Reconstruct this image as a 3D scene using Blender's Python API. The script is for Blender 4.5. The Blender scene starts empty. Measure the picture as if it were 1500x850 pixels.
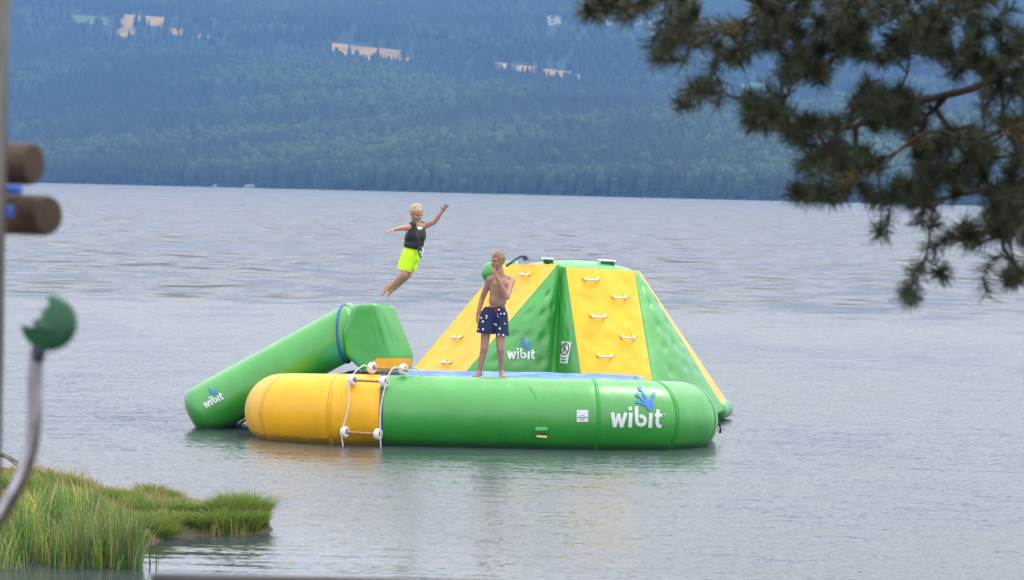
import bpy, bmesh, math, random
import numpy as np
from mathutils import Vector, Matrix, noise
from mathutils.bvhtree import BVHTree

random.seed(7)
rng = np.random.default_rng(7)
sc = bpy.context.scene
C = sc.collection
R = math.radians

# ------------------------------------------------------------------ camera
F = 4800.0
CAMH = 3.2
ROLL = R(1.25)
cam_d = bpy.data.cameras.new('camera')
cam_d.sensor_width = 36.0
cam_d.lens = F / 1500 * 36
cam_d.clip_start = 0.5
cam_d.clip_end = 20000
cam = bpy.data.objects.new('camera', cam_d)
C.objects.link(cam)
M3 = Matrix.Rotation(R(90) - math.atan(150 / F), 3, 'X') @ Matrix.Rotation(ROLL, 3, 'Z')
cam.matrix_world = Matrix.Translation((0, 0, CAMH)) @ M3.to_4x4()
sc.camera = cam
cam_d.dof.use_dof = True
cam_d.dof.focus_distance = 41.0
cam_d.dof.aperture_fstop = 7.0

# ------------------------------------------------------------------ sky and sun
w = bpy.data.worlds.new('World')
sc.world = w
w.use_nodes = True
nt = w.node_tree
nt.nodes.clear()
SUN_EL, SUN_AZ = R(64), R(62)      # azimuth measured from +Y towards +X
sky = nt.nodes.new('ShaderNodeTexSky')
sky.sky_type = 'NISHITA'
sky.sun_disc = False
sky.sun_elevation = SUN_EL
sky.sun_rotation = SUN_AZ
sky.air_density = 1.0
sky.dust_density = 4.0
sky.ozone_density = 1.0
hsv = nt.nodes.new('ShaderNodeHueSaturation')
hsv.inputs['Saturation'].default_value = 0.28
mixc = nt.nodes.new('ShaderNodeMix'); mixc.data_type = 'RGBA'
nz = nt.nodes.new('ShaderNodeTexNoise'); nz.inputs['Scale'].default_value = 2.2; nz.inputs['Detail'].default_value = 4
tc = nt.nodes.new('ShaderNodeTexCoord')
mp = nt.nodes.new('ShaderNodeMapping'); mp.inputs['Scale'].default_value = (1, 1, 3.5)
rp = nt.nodes.new('ShaderNodeMapRange')
rp.inputs['From Min'].default_value = 0.38; rp.inputs['From Max'].default_value = 0.62
rp.inputs['To Min'].default_value = 0.6; rp.inputs['To Max'].default_value = 1.0
nt.links.new(tc.outputs['Generated'], mp.inputs['Vector'])
nt.links.new(mp.outputs['Vector'], nz.inputs['Vector'])
nt.links.new(nz.outputs['Fac'], rp.inputs['Value'])
nt.links.new(rp.outputs['Result'], mixc.inputs[0])
nt.links.new(sky.outputs['Color'], hsv.inputs['Color'])
nt.links.new(hsv.outputs['Color'], mixc.inputs[6])
mixc.inputs[7].default_value = (12.6, 12.4, 12.7, 1)        # thin cloud cover
bg = nt.nodes.new('ShaderNodeBackground')
bg.inputs['Strength'].default_value = 0.14
nt.links.new(mixc.outputs[2], bg.inputs['Color'])
wo = nt.nodes.new('ShaderNodeOutputWorld')
nt.links.new(bg.outputs['Background'], wo.inputs['Surface'])

sd = bpy.data.lights.new('sun', 'SUN')
sd.energy = 1.5
sd.angle = R(24)
sd.color = (1.0, 0.96, 0.9)
sun = bpy.data.objects.new('sun', sd)
C.objects.link(sun)
sdir = Vector((math.sin(SUN_AZ) * math.cos(SUN_EL), math.cos(SUN_AZ) * math.cos(SUN_EL), math.sin(SUN_EL)))
sun.rotation_euler = sdir.to_track_quat('Z', 'Y').to_euler()

vs = sc.view_settings
vs.view_transform = 'Standard'; vs.look = 'None'; vs.gamma = 1.0; vs.use_curve_mapping = False
vs.exposure = 0.5
sc.cycles.use_denoising = True
sc.cycles.max_bounces = 6
sc.cycles.volume_bounces = 1
sc.cycles.sample_clamp_indirect = 6

# ------------------------------------------------------------------ helpers
def hz(px):
    return 275 + math.tan(ROLL) * (px - 750)

def ray(px, py):
    return M3 @ Vector(((px - 750) / F, -(py - 425) / F, -1.0))

def P(px, py, d):
    """photo pixel + distance north of the camera -> world point"""
    r = ray(px, py)
    return Vector((0, 0, CAMH)) + r * (d / r.y)

def tag(o, label=None, cat=None, group=None, kind=None):
    if label: o['label'] = label
    if cat: o['category'] = cat
    if group: o['group'] = group
    if kind: o['kind'] = kind
    return o

def empty(name, loc, label, cat, group=None):
    o = bpy.data.objects.new(name, None)
    o.location = loc
    C.objects.link(o)
    return tag(o, label, cat, group)

def link(name, me, mat, parent=None, smooth=True):
    o = bpy.data.objects.new(name, me)
    C.objects.link(o)
    if mat is not None:
        for m in (mat if isinstance(mat, (list, tuple)) else [mat]):
            me.materials.append(m)
    if smooth and len(me.polygons):
        me.polygons.foreach_set('use_smooth', [True] * len(me.polygons))
    if parent is not None:
        o.parent = parent
        o.matrix_parent_inverse = Matrix.Translation(-parent.location)
    return o

def from_bm(name, bm, mat, parent=None, smooth=True):
    me = bpy.data.meshes.new(name)
    bm.normal_update()
    bm.to_mesh(me); bm.free()
    return link(name, me, mat, parent, smooth)

def fast_mesh(name, V, T, cols=None):
    me = bpy.data.meshes.new(name)
    V = np.asarray(V, dtype=np.float32); T = np.asarray(T, dtype=np.int32)
    me.vertices.add(len(V)); me.vertices.foreach_set('co', V.ravel())
    n = T.shape[1]
    me.loops.add(T.size); me.loops.foreach_set('vertex_index', T.ravel())
    me.polygons.add(len(T))
    me.polygons.foreach_set('loop_start', np.arange(0, T.size, n, dtype=np.int32))
    try:
        me.polygons.foreach_set('loop_total', np.full(len(T), n, dtype=np.int32))
    except Exception:
        pass
    if cols is not None:
        a = me.attributes.new('tint', 'FLOAT_COLOR', 'POINT')
        cc = np.ones((len(V), 4), dtype=np.float32); cc[:, :3] = cols
        a.data.foreach_set('color', cc.ravel())
    me.update(calc_edges=True)
    me.validate()
    return me

class G:
    """tiny material node helper"""
    def __init__(s, name, rough=0.6, **kw):
        s.m = bpy.data.materials.new(name); s.m.use_nodes = True
        s.t = s.m.node_tree; s.b = s.t.nodes['Principled BSDF']
        s.b.inputs['Roughness'].default_value = rough
        for k, v in kw.items():
            s.b.inputs[k.replace('_', ' ')].default_value = v
    def n(s, typ, **kw):
        x = s.t.nodes.new(typ)
        for k, v in kw.items():
            if hasattr(x, k): setattr(x, k, v)
            else: x.inputs[k.replace('_', ' ')].default_value = v
        return x
    def l(s, a, b): s.t.links.new(a, b)
    def coord(s, scale=(1, 1, 1), kind='Object'):
        c = s.n('ShaderNodeTexCoord'); m = s.n('ShaderNodeMapping')
        m.inputs['Scale'].default_value = scale
        s.l(c.outputs[kind], m.inputs['Vector']); return m.outputs['Vector']
    def noise(s, vec, scale, detail=4, rough=.55):
        x = s.n('ShaderNodeTexNoise'); x.inputs['Scale'].default_value = scale
        x.inputs['Detail'].default_value = detail; x.inputs['Roughness'].default_value = rough
        s.l(vec, x.inputs['Vector']); return x.outputs['Fac']
    def ramp(s, fac, stops):
        x = s.n('ShaderNodeValToRGB'); e = x.color_ramp.elements
        while len(e) > 1: e.remove(e[-1])
        e[0].position = stops[0][0]; e[0].color = (*stops[0][1], 1)
        for p, c in stops[1:]:
            q = e.new(p); q.color = (*c, 1)
        s.l(fac, x.inputs['Fac']); return x.outputs['Color']
    def bump(s, h, strength, dist, normal=None):
        x = s.n('ShaderNodeBump'); x.inputs['Strength'].default_value = strength
        x.inputs['Distance'].default_value = dist
        s.l(h, x.inputs['Height'])
        if normal: s.l(normal, x.inputs['Normal'])
        return x.outputs['Normal']
    def col(s, c): s.l(c, s.b.inputs['Base Color'])
    def nrm(s, c): s.l(c, s.b.inputs['Normal'])

def plain(name, col, rough=.6, var=.15, scale=20, bump=0.0, **kw):
    g = G(name, rough, **kw)
    v = g.coord()
    f = g.noise(v, scale)
    a = tuple(max(0, c * (1 - var)) for c in col); b = tuple(min(1, c * (1 + var)) for c in col)
    g.col(g.ramp(f, [(.3, a), (.7, b)]))
    if bump: g.nrm(g.bump(f, bump, .01))
    return g.m

def pvc(name, col, grime=(.05, .07, .04), spec=.85):
    """inflatable PVC sheet: satin, slightly uneven, a little scuffed"""
    g = G(name, .33, Specular_IOR_Level=spec, Coat_Weight=.5 if spec > .5 else .15, Coat_Roughness=.24)
    v = g.coord()
    f = g.noise(v, 2.3, 6, .6)
    base = g.ramp(f, [(.3, tuple(c * .88 for c in col)), (.7, tuple(min(1, c * 1.1) for c in col))])
    v2 = g.coord((1, 1, 6))
    f2 = g.noise(v2, 7, 8, .7)
    mask = g.ramp(f2, [(.56, (0, 0, 0)), (.78, (.22, .22, .22))])
    mx = g.n('ShaderNodeMix', data_type='RGBA')
    g.l(mask, mx.inputs[0]); g.l(base, mx.inputs[6]); mx.inputs[7].default_value = (*grime, 1)
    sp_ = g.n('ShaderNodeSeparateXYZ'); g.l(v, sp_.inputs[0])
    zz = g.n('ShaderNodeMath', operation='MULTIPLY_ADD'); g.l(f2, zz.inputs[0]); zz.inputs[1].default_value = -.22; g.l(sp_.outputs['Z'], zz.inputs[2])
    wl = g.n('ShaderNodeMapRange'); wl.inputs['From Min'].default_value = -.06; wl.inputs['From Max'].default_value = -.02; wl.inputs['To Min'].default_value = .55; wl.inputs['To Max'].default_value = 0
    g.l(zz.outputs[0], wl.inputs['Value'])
    mw = g.n('ShaderNodeMix', data_type='RGBA'); g.l(wl.outputs['Result'], mw.inputs[0]); g.l(mx.outputs[2], mw.inputs[6]); mw.inputs[7].default_value = (.03, .045, .02, 1)  # waterline stain colour that also paints in the shade low on the tubes
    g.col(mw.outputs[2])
    rr = g.n('ShaderNodeMapRange'); rr.inputs['To Min'].default_value = .3; rr.inputs['To Max'].default_value = .5
    g.l(f2, rr.inputs['Value']); g.l(rr.outputs['Result'], g.b.inputs['Roughness'])
    big = g.noise(g.coord((1, 1, .6)), 1.6, 3, .5)
    n1 = g.bump(big, .35, .12)
    fine = g.noise(v, 14, 3, .5)
    g.nrm(g.bump(fine, .12, .02, n1))
    return g.m

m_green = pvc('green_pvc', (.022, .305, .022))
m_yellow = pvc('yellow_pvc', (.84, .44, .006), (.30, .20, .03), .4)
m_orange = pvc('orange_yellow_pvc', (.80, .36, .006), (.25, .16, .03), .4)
m_blue = plain('blue_pvc', (.02, .10, .42), .45, .2, 9)
m_seam = plain('blue_seam', (.02, .09, .30), .5)
m_white = plain('white_plastic', (.72, .70, .70), .45, .12, 30)
m_logo = plain('white_print', (.70, .78, .76), .45, .06, 12)
m_logo_blue = plain('blue_print', (.05, .19, .62), .45, .1, 12)
m_rope = plain('white_rope', (.62, .60, .50), .8, .2, 80)
m_rope_dark = plain('dark_rope', (.02, .035, .09), .8, .2, 80)
m_wood = plain('rung_wood', (.34, .21, .08), .6, .3, 25)
m_black = plain('black_rubber', (.02, .02, .022), .6)
m_mat = None

def tube_bm(bm, pts, rad, seg=10, caps=True):
    pts = [Vector(p) for p in pts]
    n = len(pts)
    rads = rad if isinstance(rad, (list, tuple)) else [rad] * n
    rings = []
    up = None
    for i, p in enumerate(pts):
        t = (pts[min(i + 1, n - 1)] - pts[max(i - 1, 0)]).normalized()
        if up is None:
            up = Vector((0, 0, 1)) if abs(t.z) < .9 else Vector((1, 0, 0))
        a = t.cross(up).normalized(); b = a.cross(t).normalized(); up = b
        rings.append([bm.verts.new(p + (a * math.cos(2 * math.pi * k / seg) + b * math.sin(2 * math.pi * k / seg)) * rads[i]) for k in range(seg)])
    for i in range(n - 1):
        for k in range(seg):
            bm.faces.new((rings[i][k], rings[i][(k + 1) % seg], rings[i + 1][(k + 1) % seg], rings[i + 1][k]))
    if caps:
        bm.faces.new(rings[0][::-1]); bm.faces.new(rings[-1])
    return bm

def catmull(pts, k=8):
    pts = [Vector(p) for p in pts]
    out = []
    q = [pts[0] * 2 - pts[1]] + pts + [pts[-1] * 2 - pts[-2]]
    for i in range(1, len(q) - 2):
        for j in range(k):
            t = j / k
            a, b, c, d = q[i - 1], q[i], q[i + 1], q[i + 2]
            out.append(.5 * ((2 * b) + (c - a) * t + (2 * a - 5 * b + 4 * c - d) * t * t + (3 * b - a - 3 * c + d) * t ** 3))
    out.append(pts[-1])
    return out

def box_bm(bm, size, loc, rot=None, bev=0.0):
    r = bmesh.ops.create_cube(bm, size=1)
    vv = r['verts']
    bmesh.ops.scale(bm, vec=size, verts=vv)
    if bev:
        ee = list({e for v in vv for e in v.link_edges})
        rr = bmesh.ops.bevel(bm, geom=ee, offset=bev, segments=2, affect='EDGES', profile=.5)
        vv = list({v for f in rr['faces'] for v in f.verts} | {v for v in vv if v.is_valid})
    if rot is not None:
        bmesh.ops.rotate(bm, cent=(0, 0, 0), matrix=rot, verts=vv)
    bmesh.ops.translate(bm, vec=loc, verts=vv)

# ================================================================== SETTING
# ---- lake
wx = 4200
V = [(-wx, -300, 0), (wx, -300, 0), (wx, 6000, 0), (-wx, 6000, 0)]
me = fast_mesh('lake_water', V, [(0, 1, 2, 3)])
g = G('lake_water', .25, IOR=1.33)
g.b.inputs['Base Color'].default_value = (.040, .052, .058, 1)
geo = g.n('ShaderNodeNewGeometry')
sep = g.n('ShaderNodeSeparateXYZ'); g.l(geo.outputs['Position'], sep.inputs[0])
pn = g.noise(g.coord((.02, .05, 1)), 1.0, 3, .6)
add = g.n('ShaderNodeMath', operation='MULTIPLY_ADD')
g.l(pn, add.inputs[0]); add.inputs[1].default_value = 30
g.l(sep.outputs['Y'], add.inputs[2])
wind = g.n('ShaderNodeMapRange'); wind.interpolation_type = 'SMOOTHSTEP'     # breeze beyond the raft, calmer lee around it
wind.inputs['From Min'].default_value = 92; wind.inputs['From Max'].default_value = 112
wind.inputs['To Min'].default_value = .0; wind.inputs['To Max'].default_value = 1.0
g.l(add.outputs[0], wind.inputs['Value'])
def slope(scale3, k_calm, k_wind, detail=2):
    """a slope field (x, y) from a noise texture; the ripples are part of the water surface"""
    x = g.n('ShaderNodeTexNoise'); x.inputs['Scale'].default_value = 1.0; x.inputs['Detail'].default_value = detail
    g.l(g.coord(scale3), x.inputs['Vector'])
    sb = g.n('ShaderNodeVectorMath', operation='SUBTRACT'); g.l(x.outputs['Color'], sb.inputs[0]); sb.inputs[1].default_value = (.5, .5, .5)
    mr = g.n('ShaderNodeMapRange'); mr.inputs['To Min'].default_value = k_calm; mr.inputs['To Max'].default_value = k_wind
    g.l(wind.outputs['Result'], mr.inputs['Value'])
    sc_ = g.n('ShaderNodeVectorMath', operation='SCALE'); g.l(sb.outputs[0], sc_.inputs[0]); g.l(mr.outputs['Result'], sc_.inputs['Scale'])
    return sc_.outputs[0]
def vadd(a, b):
    m = g.n('ShaderNodeVectorMath', operation='ADD'); g.l(a, m.inputs[0]); g.l(b, m.inputs[1]); return m.outputs[0]
tot = vadd(vadd(slope((1.2, 4.2, 1), .18, .65), slope((14, 24, 1), .52, .75)), vadd(slope((.55, .38, 1), .07, 1.9, 3), slope((.13, .07, 1), .16, .35)))
sx = g.n('ShaderNodeSeparateXYZ'); g.l(tot, sx.inputs[0])
cb = g.n('ShaderNodeCombineXYZ'); hx = g.n('ShaderNodeMath', operation='MULTIPLY'); g.l(sx.outputs[0], hx.inputs[0]); hx.inputs[1].default_value = .55
g.l(hx.outputs[0], cb.inputs[0]); hy = g.n('ShaderNodeMath', operation='ADD'); g.l(sx.outputs[1], hy.inputs[0]); hy.inputs[1].default_value = -.062      # constant tilt to the camera side, added so the water mirrors brighter sky
g.l(hy.outputs[0], cb.inputs[1]); cb.inputs[2].default_value = 1
# sheltered water right beside the spit
sh1 = g.n('ShaderNodeMath', operation='MULTIPLY_ADD'); g.l(sep.outputs['X'], sh1.inputs[0]); sh1.inputs[1].default_value = 1.5; g.l(sep.outputs['Y'], sh1.inputs[2])
sh2 = g.n('ShaderNodeMapRange'); sh2.interpolation_type = 'SMOOTHSTEP'; sh2.inputs['From Min'].default_value = 23.5; sh2.inputs['From Max'].default_value = 30; sh2.inputs['To Min'].default_value = .28
g.l(sh1.outputs[0], sh2.inputs['Value'])
sh3 = g.n('ShaderNodeVectorMath', operation='SCALE'); g.l(cb.outputs[0], sh3.inputs[0]); g.l(sh2.outputs['Result'], sh3.inputs['Scale'])
sh4 = g.n('ShaderNodeVectorMath', operation='MULTIPLY'); g.l(sh3.outputs[0], sh4.inputs[0]); sh4.inputs[1].default_value = (1, 1, 0)
sh6 = slope((.9, 7.5, 1), .16, .16, 1)
sh7 = g.n('ShaderNodeVectorMath', operation='MULTIPLY'); g.l(sh6, sh7.inputs[0]); sh7.inputs[1].default_value = (.3, 1, 0)
shr = g.n('ShaderNodeMapRange'); shr.inputs['From Min'].default_value = .28; shr.inputs['To Min'].default_value = .06; shr.inputs['To Max'].default_value = .19
g.l(sh2.outputs['Result'], shr.inputs['Value']); g.l(shr.outputs['Result'], g.b.inputs['Roughness'])
sh5 = g.n('ShaderNodeVectorMath', operation='ADD'); g.l(vadd(sh4.outputs[0], sh7.outputs[0]), sh5.inputs[0]); sh5.inputs[1].default_value = (0, 0, 1)
nm = g.n('ShaderNodeVectorMath', operation='NORMALIZE'); g.l(sh5.outputs[0], nm.inputs[0])
g.nrm(nm.outputs[0])
m_water = g.m
tag(link('lake_water', me, m_water, smooth=False), 'grey rippled lake water', kind='structure')

# ---- near shore and grassy spit
LAND = [(-60, -40), (-60, 38), (-12, 37), (-7.5, 35.5), (-4.9, 33.6), (-3.9, 32.6), (-3.2, 31.9), (-2.6, 31.2), (-2.22, 30.5), (-2.15, 29.95),
        (-2.35, 29.6), (-2.75, 29.45), (-3.05, 29.2), (-3.15, 28.4), (-3.25, 27.6), (-3.9, 27.35), (-6, 27.3), (-9, 26.5),
        (-12, 24.5), (-12, 21.5), (-6, 20.5), (0, 21), (10, 20), (60, 20), (60, -40)]
LA = np.array(LAND)
def land_sd(x, y):
    """signed distance to the shoreline, positive on land (vectorised)"""
    x = np.asarray(x, float); y = np.asarray(y, float)
    d = np.full(x.shape, 1e9); inside = np.zeros(x.shape, bool)
    n = len(LA)
    for i in range(n):
        ax, ay = LA[i]; bx, by = LA[(i + 1) % n]
        ex, ey = bx - ax, by - ay
        t = np.clip(((x - ax) * ex + (y - ay) * ey) / (ex * ex + ey * ey), 0, 1)
        d = np.minimum(d, np.hypot(x - ax - t * ex, y - ay - t * ey))
        c = (ay > y) != (by > y)
        xi = ax + (y - ay) / (by - ay + 1e-12) * ex
        inside ^= c & (x < xi)
    return np.where(inside, d, -d)
def vnoise(x, y, s, seed=0):
    out = np.empty(np.shape(x)); fx = np.ravel(x); fy = np.ravel(y); o = out.ravel()
    for i in range(len(fx)):
        o[i] = noise.noise((fx[i] * s + seed, fy[i] * s, seed * 3.7))
    return o.reshape(np.shape(x))
def land_z(x, y, nz=True):
    s = land_sd(x, y)
    spit = np.where(s > 0, .06 * np.minimum(s / .06, 1) + .09 * np.minimum(s / 1.0, 1) + .17 * np.clip((-x - 3.3) / 1.3, 0, 1) * np.minimum(s, 1), s * .35)
    near = np.where(s > 0, .1 + np.minimum(s * .075, 1.45), s * .3)
    k = np.clip((np.asarray(y) - 23) / 2.5, 0, 1)
    z = near * (1 - k) + spit * k
    return z
xs = np.concatenate([np.linspace(-60, -7, 30), np.arange(-6.9, -1.6, .07), np.linspace(-1.5, 60, 50)])
ys = np.concatenate([np.linspace(-40, 26, 50), np.arange(26.2, 34.5, .07), np.linspace(34.7, 45, 14)])
X, Y = np.meshgrid(xs, ys)
Z = land_z(X, Y) + vnoise(X, Y, 2.6, 3) * .05 * (land_sd(X, Y) > 0.1)
V = np.stack([X.ravel(), Y.ravel(), Z.ravel()], 1)
nx, ny = len(xs), len(ys)
ii = (np.arange(ny - 1)[:, None] * nx + np.arange(nx - 1)[None, :]).ravel()
T = np.stack([ii, ii + 1, ii + nx + 1, ii + nx], 1)
me = fast_mesh('shore_ground', V, T)
g = G('shore_soil', .9)
v = g.coord()
f = g.noise(v, 5, 8, .7)
g.col(g.ramp(f, [(.3, (.035, .022, .012)), (.5, (.09, .06, .03)), (.6, (.05, .07, .02)), (.75, (.16, .12, .07))]))
g.nrm(g.bump(g.noise(v, 25, 5), .8, .03))
tag(link('shore_ground', me, g.m), 'brown soil of the near shore', kind='structure')

# ---- far shore, hills
def shore_y(x):
    y = 1384 - (np.asarray(x, float) - 144) * 1.276
    return np.clip(y, 1120, 2350)
def crest_k(px):
    return np.clip(.99 - (px - 300) * .00030, .70, 1.12)
ES = np.array([-.3, 0, .03, .3, .6, .9, 1.0, 1.06, 1.25, 1.33, 1.6, 1.9, 2.3, 2.8, 3.4, 4.2, 5.5])
EE = np.array([-8, 0, 8, 62, 118, 164, 173, 185, 235, 237, 240, 252, 275, 316, 345, 370, 300])
def hill_z(x, y):
    x = np.asarray(x, float); y = np.asarray(y, float)
    s = (y - shore_y(x)) / 1000.0
    px = 750 + x / y * F
    e = np.interp(s, ES, EE)
    k = crest_k(px)
    lo = np.minimum(s / 1.0, 1)
    kk = 1 + (k - 1) * np.clip(s / .6, 0, 1) * np.clip((1.62 - s) / .4, 0, 1)
    z = e * kk * y / F
    return np.where(s > 0, z, s * 20) 
ang = np.linspace(-.21, .21, 260)
ss = np.concatenate([np.linspace(-.12, .0, 3), np.linspace(.004, 1.0, 80), np.linspace(1.005, 1.28, 90), np.linspace(1.29, 1.6, 30), np.linspace(1.63, 2.95, 40)])
A, S = np.meshgrid(ang, ss)
Yb = np.full(A.shape, 1700.0)
for _ in range(60):
    Yb = .5 * Yb + .5 * (shore_y(A * Yb) + S * 1000)
Xb = A * Yb
n1 = vnoise(Xb, Yb, 1 / 240., 5); n2 = vnoise(Xb, Yb, 1 / 700., 9)
Zb = hill_z(Xb, Yb) + (n1 * 6 + n2 * 10) * np.clip(S / .5, 0, 1) * np.clip(1.2 - np.exp(-((S - 1.12) / .16)**2), .15, 1)
Sflat = S.copy()
# farmland and clearings, given by bearing (photo column) and distance behind the shore
FIELDS = [  # px0, px1, s0, s1, colour
    (167, 186, 1.14, 1.225, 't'), (176, 232, 1.205, 1.25, 't'), (100, 150, 1.19, 1.23, 'g'), (248, 262, 1.17, 1.20, 't'), (284, 312, 1.165, 1.185, 't'),
    (449, 458, 1.15, 1.20, 't'), (472, 502, 1.14, 1.205, 't'), (504, 578, 1.12, 1.20, 't'), (580, 594, 1.14, 1.165, 't'), (722, 742, 1.15, 1.18, 't'), (751, 780, 1.13, 1.178, 't'), (790, 822, 1.12, 1.17, 't'), (834, 848, 1.12, 1.155, 't'),
    (764, 788, 1.66, 1.76, 't'), (905, 916, 1.44, 1.50, 't'), (944, 952, 1.36, 1.52, 't'), (965, 1000, 1.45, 1.50, 't'),
    (1060, 1150, 1.15, 1.21, 'g'), (1210, 1310, 1.12, 1.19, 'g'), (1180, 1240, 1.52, 1.58, 'g')]
def field_at(x, y, grow=0.0):
    s = (y - shore_y(x)) / 1000.0
    px = 750 + x / y * F
    wob = 4 * np.sin(s * 60 + px * .05)
    out = np.zeros(np.shape(x), int)
    for (a, b, s0, s1, c) in FIELDS:
        m = (px + wob > a - grow) & (px + wob < b + grow) & (s > s0 - grow * .002) & (s < s1)
        out = np.where(m, 1 if c == 't' else 2, out)
    return out
fl = field_at(Xb, Yb)
cols = np.zeros(A.shape + (3,)); cols[:] = (.018, .035, .014)
cols[fl == 1] = (.42, .26, .06)
cols *= (1 + .5 * vnoise(Xb, Yb, 1 / 25., 77))[..., None]; cols[fl == 2] = (.10, .19, .06)
cols[(S > 0) & (S < .006)] = (.10, .09, .08)
V = np.stack([Xb.ravel(), Yb.ravel(), Zb.ravel()], 1)
nx, ny = len(ang), len(ss)
ii = (np.arange(ny - 1)[:, None] * nx + np.arange(nx - 1)[None, :]).ravel()
T = np.stack([ii, ii + 1, ii + nx + 1, ii + nx], 1)
me = fast_mesh('hills', V, T, cols.reshape(-1, 3))
g = G('hill_ground', .95)
at = g.n('ShaderNodeAttribute', attribute_name='tint'); g.col(at.outputs['Color'])
tag(link('hills', me, g.m), 'wooded hills with stubble fields beyond the lake', kind='structure')
hill_bvh = BVHTree.FromPolygons([tuple(q) for q in V.tolist()], T.tolist())
def ground_at(x, y):
    h = hill_bvh.ray_cast(Vector((x, y, 2000)), Vector((0, 0, -1)))
    return h[0].z if h[0] is not None else 0.0

# ---- forest (one mass of many thousand trees)
def spruce_proto(seed):
    r = np.random.default_rng(seed)
    V = []; T = []
    tiers = 6; seg = 7
    for t in range(tiers):
        z0 = .06 + .9 * t / tiers; z1 = min(1.0, z0 + .30)
        rad = .19 * (1 - t / tiers) ** .85 + .015
        b = len(V)
        ph = r.random() * 6
        for k in range(seg):
            rr = rad * r.uniform(.65, 1.25)
            a = ph + 2 * math.pi * k / seg
            V.append((rr * math.cos(a), rr * math.sin(a), z0 - r.uniform(0, .04)))
        V.append((0, 0, z1))
        for k in range(seg):
            T.append((b + k, b + (k + 1) % seg, b + seg))
    return np.array(V), np.array(T)
def birch_proto(seed):
    bm = bmesh.new()
    bmesh.ops.create_icosphere(bm, subdivisions=2, radius=1)
    for v in bm.verts:
        n_ = noise.noise(v.co * 2.2 + Vector((seed * 7.1, 0, 0)))
        n3 = noise.noise(v.co * 5 + Vector((seed * 3.1, 4, 0)))
        v.co *= 1 + .42 * n_ + .35 * n3
        v.co = Vector((v.co.x * .17, v.co.y * .17, .56 + v.co.z * .43))
    bmesh.ops.triangulate(bm, faces=bm.faces)
    V = np.array([v.co[:] for v in bm.verts]); T = np.array([[q.index for q in f.verts] for f in bm.faces])
    bm.free(); return V, T
protos = [spruce_proto(i) for i in range(5)] + [birch_proto(i) for i in range(4)]
N = 52000
a_ = rng.uniform(-.185, .185, N)
s_ = np.where(rng.random(N) < .70, rng.random(N) ** 1.15 * 1.12, rng.uniform(1.0, 2.9, N))
yb = np.full(N, 1700.0)
for _ in range(60): yb = .5 * yb + .5 * (shore_y(a_ * yb) + s_ * 1000)
xb = a_ * yb
# a dense front row along the shore
NF = 2600
a2 = rng.uniform(-.185, .185, NF); s2 = rng.uniform(.006, .05, NF)
y2 = np.full(NF, 1700.0)
for _ in range(60): y2 = .5 * y2 + .5 * (shore_y(a2 * y2) + s2 * 1000)
xb = np.concatenate([xb, a2 * y2]); yb = np.concatenate([yb, y2]); s_ = np.concatenate([s_, s2])
keep = (field_at(xb, yb, 1.0) == 0) | (rng.random(len(xb)) < .05)
pxb = 750 + xb / yb * F
for hp, hs_ in ((797, 1.56), (808, 1.58), (885, 1.60), (926, 1.62), (902, 1.66), (948, 1.58)):
    keep &= ~((np.abs(pxb - hp) < 6) & (s_ > hs_ - .16) & (s_ < hs_ + .02))
xb, yb, s_ = xb[keep], yb[keep], s_[keep]
VV = [[] for _ in protos]; 
nn = len(xb)
mixn = vnoise(xb, yb, 1 / 130., 21)
mix2 = vnoise(xb, yb, 1 / 45., 33)
allV = []; allT = []; allC = []; off = 0
kind = np.where(rng.random(nn) < np.clip(.20 + mixn * 1.0 + np.where(s_ < .12, .15, 0), .03, .75), 5 + rng.integers(0, 4, nn), rng.integers(0, 5, nn))
hgt = rng.uniform(9, 17, nn) * (1 + .2 * mix2)
hgt = np.where(s_ < .06, hgt * .9, hgt)
hgt = np.where((s_ > .9) & (s_ < 1.12), hgt * .62, hgt)
tint = rng.uniform(.7, 1.3, nn) * (1 + .5 * mixn)
zb = np.array([ground_at(x, y) for x, y in zip(xb, yb)])
for kk, (pv, pt) in enumerate(protos):
    idx = np.where(kind == kk)[0]
    if not len(idx): continue
    th = rng.uniform(0, 6.28, len(idx)); c, s = np.cos(th), np.sin(th)
    hh = hgt[idx]; ww = hh * rng.uniform(.85, 1.35, len(idx))
    x = (pv[None, :, 0] * c[:, None] - pv[None, :, 1] * s[:, None]) * ww[:, None] + xb[idx][:, None]
    y = (pv[None, :, 0] * s[:, None] + pv[None, :, 1] * c[:, None]) * ww[:, None] + yb[idx][:, None]
    z = pv[None, :, 2] * hh[:, None] + zb[idx][:, None] - .6
    v_ = np.stack([x, y, z], 2).reshape(-1, 3)
    t_ = (pt[None] + (np.arange(len(idx)) * len(pv))[:, None, None]).reshape(-1, 3) + off
    base = np.array((.024, .040, .022)) if kk < 5 else np.array((.038, .066, .026))
    cc = base[None] * tint[idx][:, None]
    cc = np.repeat(cc, len(pv), 0) * rng.uniform(.8, 1.2, (len(idx) * len(pv), 1))
    allV.append(v_); allT.append(t_); allC.append(cc); off += len(v_)
me = fast_mesh('forest', np.concatenate(allV), np.concatenate(allT), np.concatenate(allC))
g = G('forest_foliage', .9)
at = g.n('ShaderNodeAttribute', attribute_name='tint'); g.col(at.outputs['Color'])
tag(link('forest', me, g.m, smooth=False), 'dense mixed forest covering the far hillside', 'forest', kind='stuff')

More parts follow.
